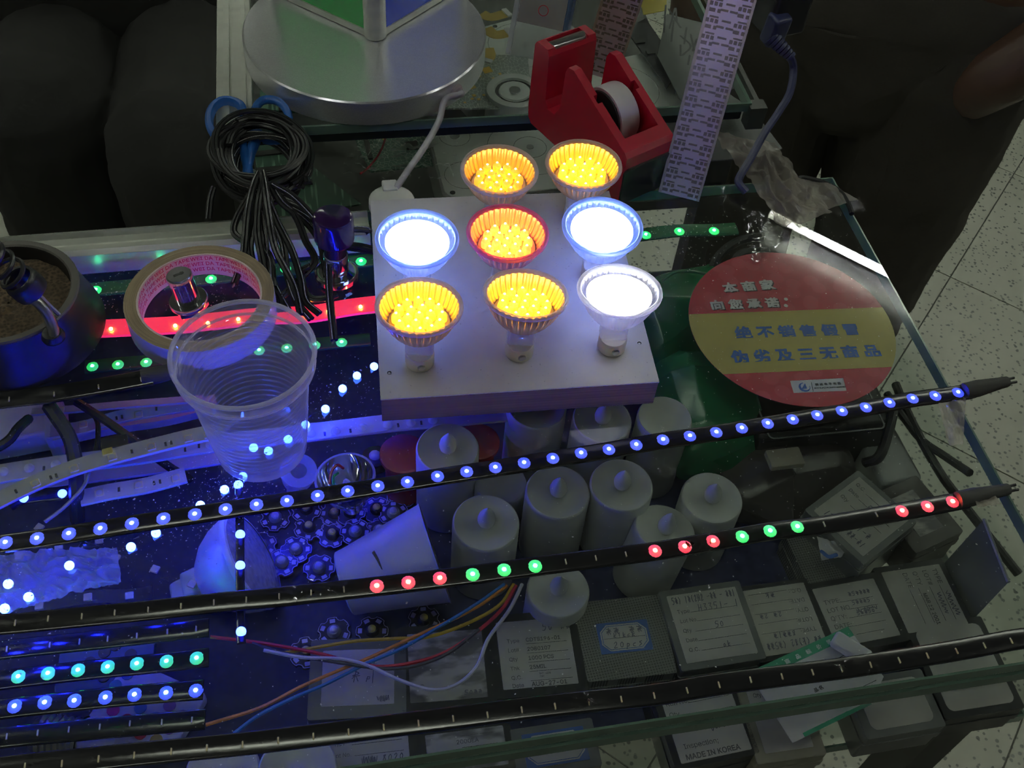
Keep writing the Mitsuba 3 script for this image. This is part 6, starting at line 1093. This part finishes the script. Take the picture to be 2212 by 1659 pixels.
for hp, k, a in ((Lh, Lk, La), (Rh, Rk, Ra)): bodym = bodym+chain([(hp, .080), (k, .052), (a, .040)])+hulls([(a+V(0, 0, -.03), .045), (a+pf*.14+V(0, 0, -.05), .032), (a+pf*.18+V(0, 0, -.055), .028)])
part(t, 'body', soft(bodym, .02, 4), 'm_skin', True)
tr = hulls([(B_(-.10, .0, .93), .115), (B_(.10, .0, .93), .115), (B_(-.09, .0, 1.0), .11), (B_(.09, .0, 1.0), .11), (B_(0, .02, .84), .10)])
for hp, k, a, w in ((Lh, Lk, La, 1.12), (Rh, Rk, Ra, .95)): tr = tr+chain([(hp+V(0, 0, -.03), .112*w), ((hp*.5+k*.5), .098*w), (k, .078*w), (k*.45+a*.55, .070*w), (a+V(0, 0, -.02), .066*w)])
tr = tr+hulls([(hand_pts[2]+_vd*.02, .055), (hand_pts[2]*.75+Lh*.25, .08), (hand_pts[2]+V(0, 0, -.10), .055)])
part(t, 'trousers', creased(soft(tr, .012, 8), .010, 13, 4), 'm_trousers_brown', True, label='dark brown jeans')
part(t, 'shirt', creased(soft(hulls([(B_(-.10, 0, 1.06), .125), (B_(.10, 0, 1.06), .125), (B_(-.12, 0, 1.0), .118), (B_(.12, 0, 1.0), .118)], [(B_(-.1, 0, 1.25), .115), (B_(.1, 0, 1.25), .115), (B_(-.1, 0, 1.05), .12), (B_(.1, 0, 1.05), .12)], [(B_(-.14, 0, 1.40), .075), (B_(.14, 0, 1.40), .075), (B_(-.1, 0, 1.2), .11), (B_(.1, 0, 1.2), .11)], [(sh, .07), (sh*.5+el*.5, .06)], [(rs, .07), (B_(-.22, -.01, 1.22), .06)]), .014, 6), .008, 16, 9), 'm_shirt', True, label='dark grey shirt')
part(t, 'hair', soft(hulls([(B_(0, -.02, 1.70), .085), (B_(0, .02, 1.73), .075)], [(B_(0, -.05, 1.62), .06)]), .014, 4), 'm_hair', True)
for a in (La, Ra): part(t, 'shoe', soft(hulls([(a+V(0, 0, -.03), .052), (a+pf*.15+V(0, 0, -.048), .041), (a+pf*.19+V(0, 0, -.052), .037)]), .012, 4), 'm_black', True)
# seated vendor at the left behind the counter
t = thing('person', 'seated person in dark grey trousers behind the counter at the left, seen from above', 'person')
lk, rk = U(400, 330, -.50), U(92, 250, -.50); VO = V(-.30, 1.72, 0); vf = V(.05, -1., 0); vf /= np.linalg.norm(vf); vs = V(-vf[1], vf[0], 0)
def S_(s, f, z): return VO+vs*s+vf*f+V(0, 0, z-.06-H)
lf, rf = lk+V(.0, .04, -.50), rk+V(-.01, .04, -.50)
vb = hulls([(S_(-.09, 0, .56), .12), (S_(.09, 0, .56), .12), (S_(-.1, -.02, .86), .105), (S_(.1, -.02, .86), .105)], [(S_(-.15, -.02, 1.02), .065), (S_(.15, -.02, 1.02), .065), (S_(-.1, -.02, .85), .1), (S_(.1, -.02, .85), .1)], [(S_(0, 0, 1.06), .052), (S_(0, .03, 1.14), .052)], [(S_(0, .03, 1.20), .078), (S_(0, .04, 1.30), .086)], [(S_(0, .13, 1.235), .014), (S_(0, .10, 1.26), .012)])
for s, kq, fq in ((1, lk, lf), (-1, rk, rf)):
    vb = vb+chain([(S_(.09*s, .02, .54), .085), (kq, .055), (fq, .04)])+hulls([(fq+V(0, 0, -.03), .045), (fq+vf*.17+V(0, 0, -.055), .03)])
    e_ = S_(.24*s, .02, .84); h2 = S_(.15*s, .04, .86); vb = vb+chain([(S_(.19*s, -.02, 1.0), .058), (e_, .043), (h2, .032), (h2+vf*.04, .034)])
    for i in range(4): vb = vb+chain([(h2+vf*.05, .014), (h2+vf*.10+vs*(.014*(i-1.5))+V(0, 0, -.01), .0095), (h2+vf*.135+vs*(.014*(i-1.5))+V(0, 0, -.03), .0085)])
    vb = vb+chain([(h2+vf*.03-vs*.02*s, .014), (h2+vf*.07-vs*.05*s, .0095)])
part(t, 'body', soft(vb, .02, 4), 'm_skin', True)
vt = hulls([(S_(-.09, .0, .57), .13), (S_(.09, .0, .57), .13), (S_(0, -.02, .68), .12)])
for s, kq, fq in ((1, lk, lf), (-1, rk, rf)): vt = vt+chain([(S_(.10*s, .03, .57), .115), (kq, .112), (kq*.4+fq*.6, .105), (fq+V(0, 0, .0), .075)])
part(t, 'trousers', creased(soft(vt, .012, 8), .012, 11, 14), 'm_trousers_grey', True, label='dark grey trousers')
part(t, 'jacket', creased(soft(hulls([(S_(-.10, -.01, .66), .135), (S_(.10, -.01, .66), .135), (S_(-.1, -.02, .86), .125), (S_(.1, -.02, .86), .125)], [(S_(-.15, -.02, 1.02), .078), (S_(.15, -.02, 1.02), .078), (S_(-.1, -.02, .85), .12), (S_(.1, -.02, .85), .12)], *[[(S_(.19*s, -.02, 1.0), .072), (S_(.24*s, .02, .84), .060)] for s in (-1, 1)], *[[(S_(.24*s, .02, .84), .060), (S_(.16*s, .03, .86), .048)] for s in (-1, 1)]), .014, 6), .010, 14, 19), 'm_trousers_grey', True, label='dark jacket')
part(t, 'hair', soft(hulls([(S_(0, -.02, 1.31), .085), (S_(0, .02, 1.34), .075)], [(S_(0, -.04, 1.24), .06)]), .014, 4), 'm_hair', True)
for fq in (lf, rf): part(t, 'shoe', soft(hulls([(fq+V(0, 0, -.03), .052), (fq+vf*.15+V(0, 0, -.048), .041), (fq+vf*.19+V(0, 0, -.052), .037)]), .012, 4), 'm_black', True)
part(t, 'drawstring', tube(spline([S_(.03, .12, .62), S_(.05, .17, .60), S_(.04, .22, .56), S_(.06, .26, .50)], 6), .003, 6), 'm_black', 40)
t = thing('stool', 'dark stool under the seated person behind the counter', 'stool'); part(t, 'seat', mv(lathe([(.0001, -.03), (.16, -.03), (.165, -.02), (.16, 0), (.0001, 0)], 40), frame(S_(0, -.02, .435), (1, 0, 0))), 'm_black', 40)
for k in range(4):
    a = k*math.pi/2+.78; part(t, 'leg', tube([S_(0, -.02, .41)+V(.10*math.cos(a), .10*math.sin(a), 0), S_(0, -.02, .0)+V(.15*math.cos(a), .15*math.sin(a), 0)], .013, 8), 'm_black_matte', 40)
t = thing('bowl', 'brass coloured bowl with a bright rim on the floor before the seated person', 'bowl')
bc = U(292, 190, -H); pbr('m_brass', (.42, .31, .12), .22, .8)
part(t, 'body', mv(lathe([(.0001, .0008), (.05, .0008), (.055, .004), (.085, .05), (.098, .085), (.094, .085), (.080, .05), (.0001, .008)], 48), frame(bc, (1, 0, 0))), 'm_brass', 40)
part(t, 'rim', mv(lathe([(.096+.003*math.cos(a), .086+.003*math.sin(a)) for a in np.linspace(0, 2*math.pi, 9)], 48), frame(bc, (1, 0, 0))), 'm_chrome', True)
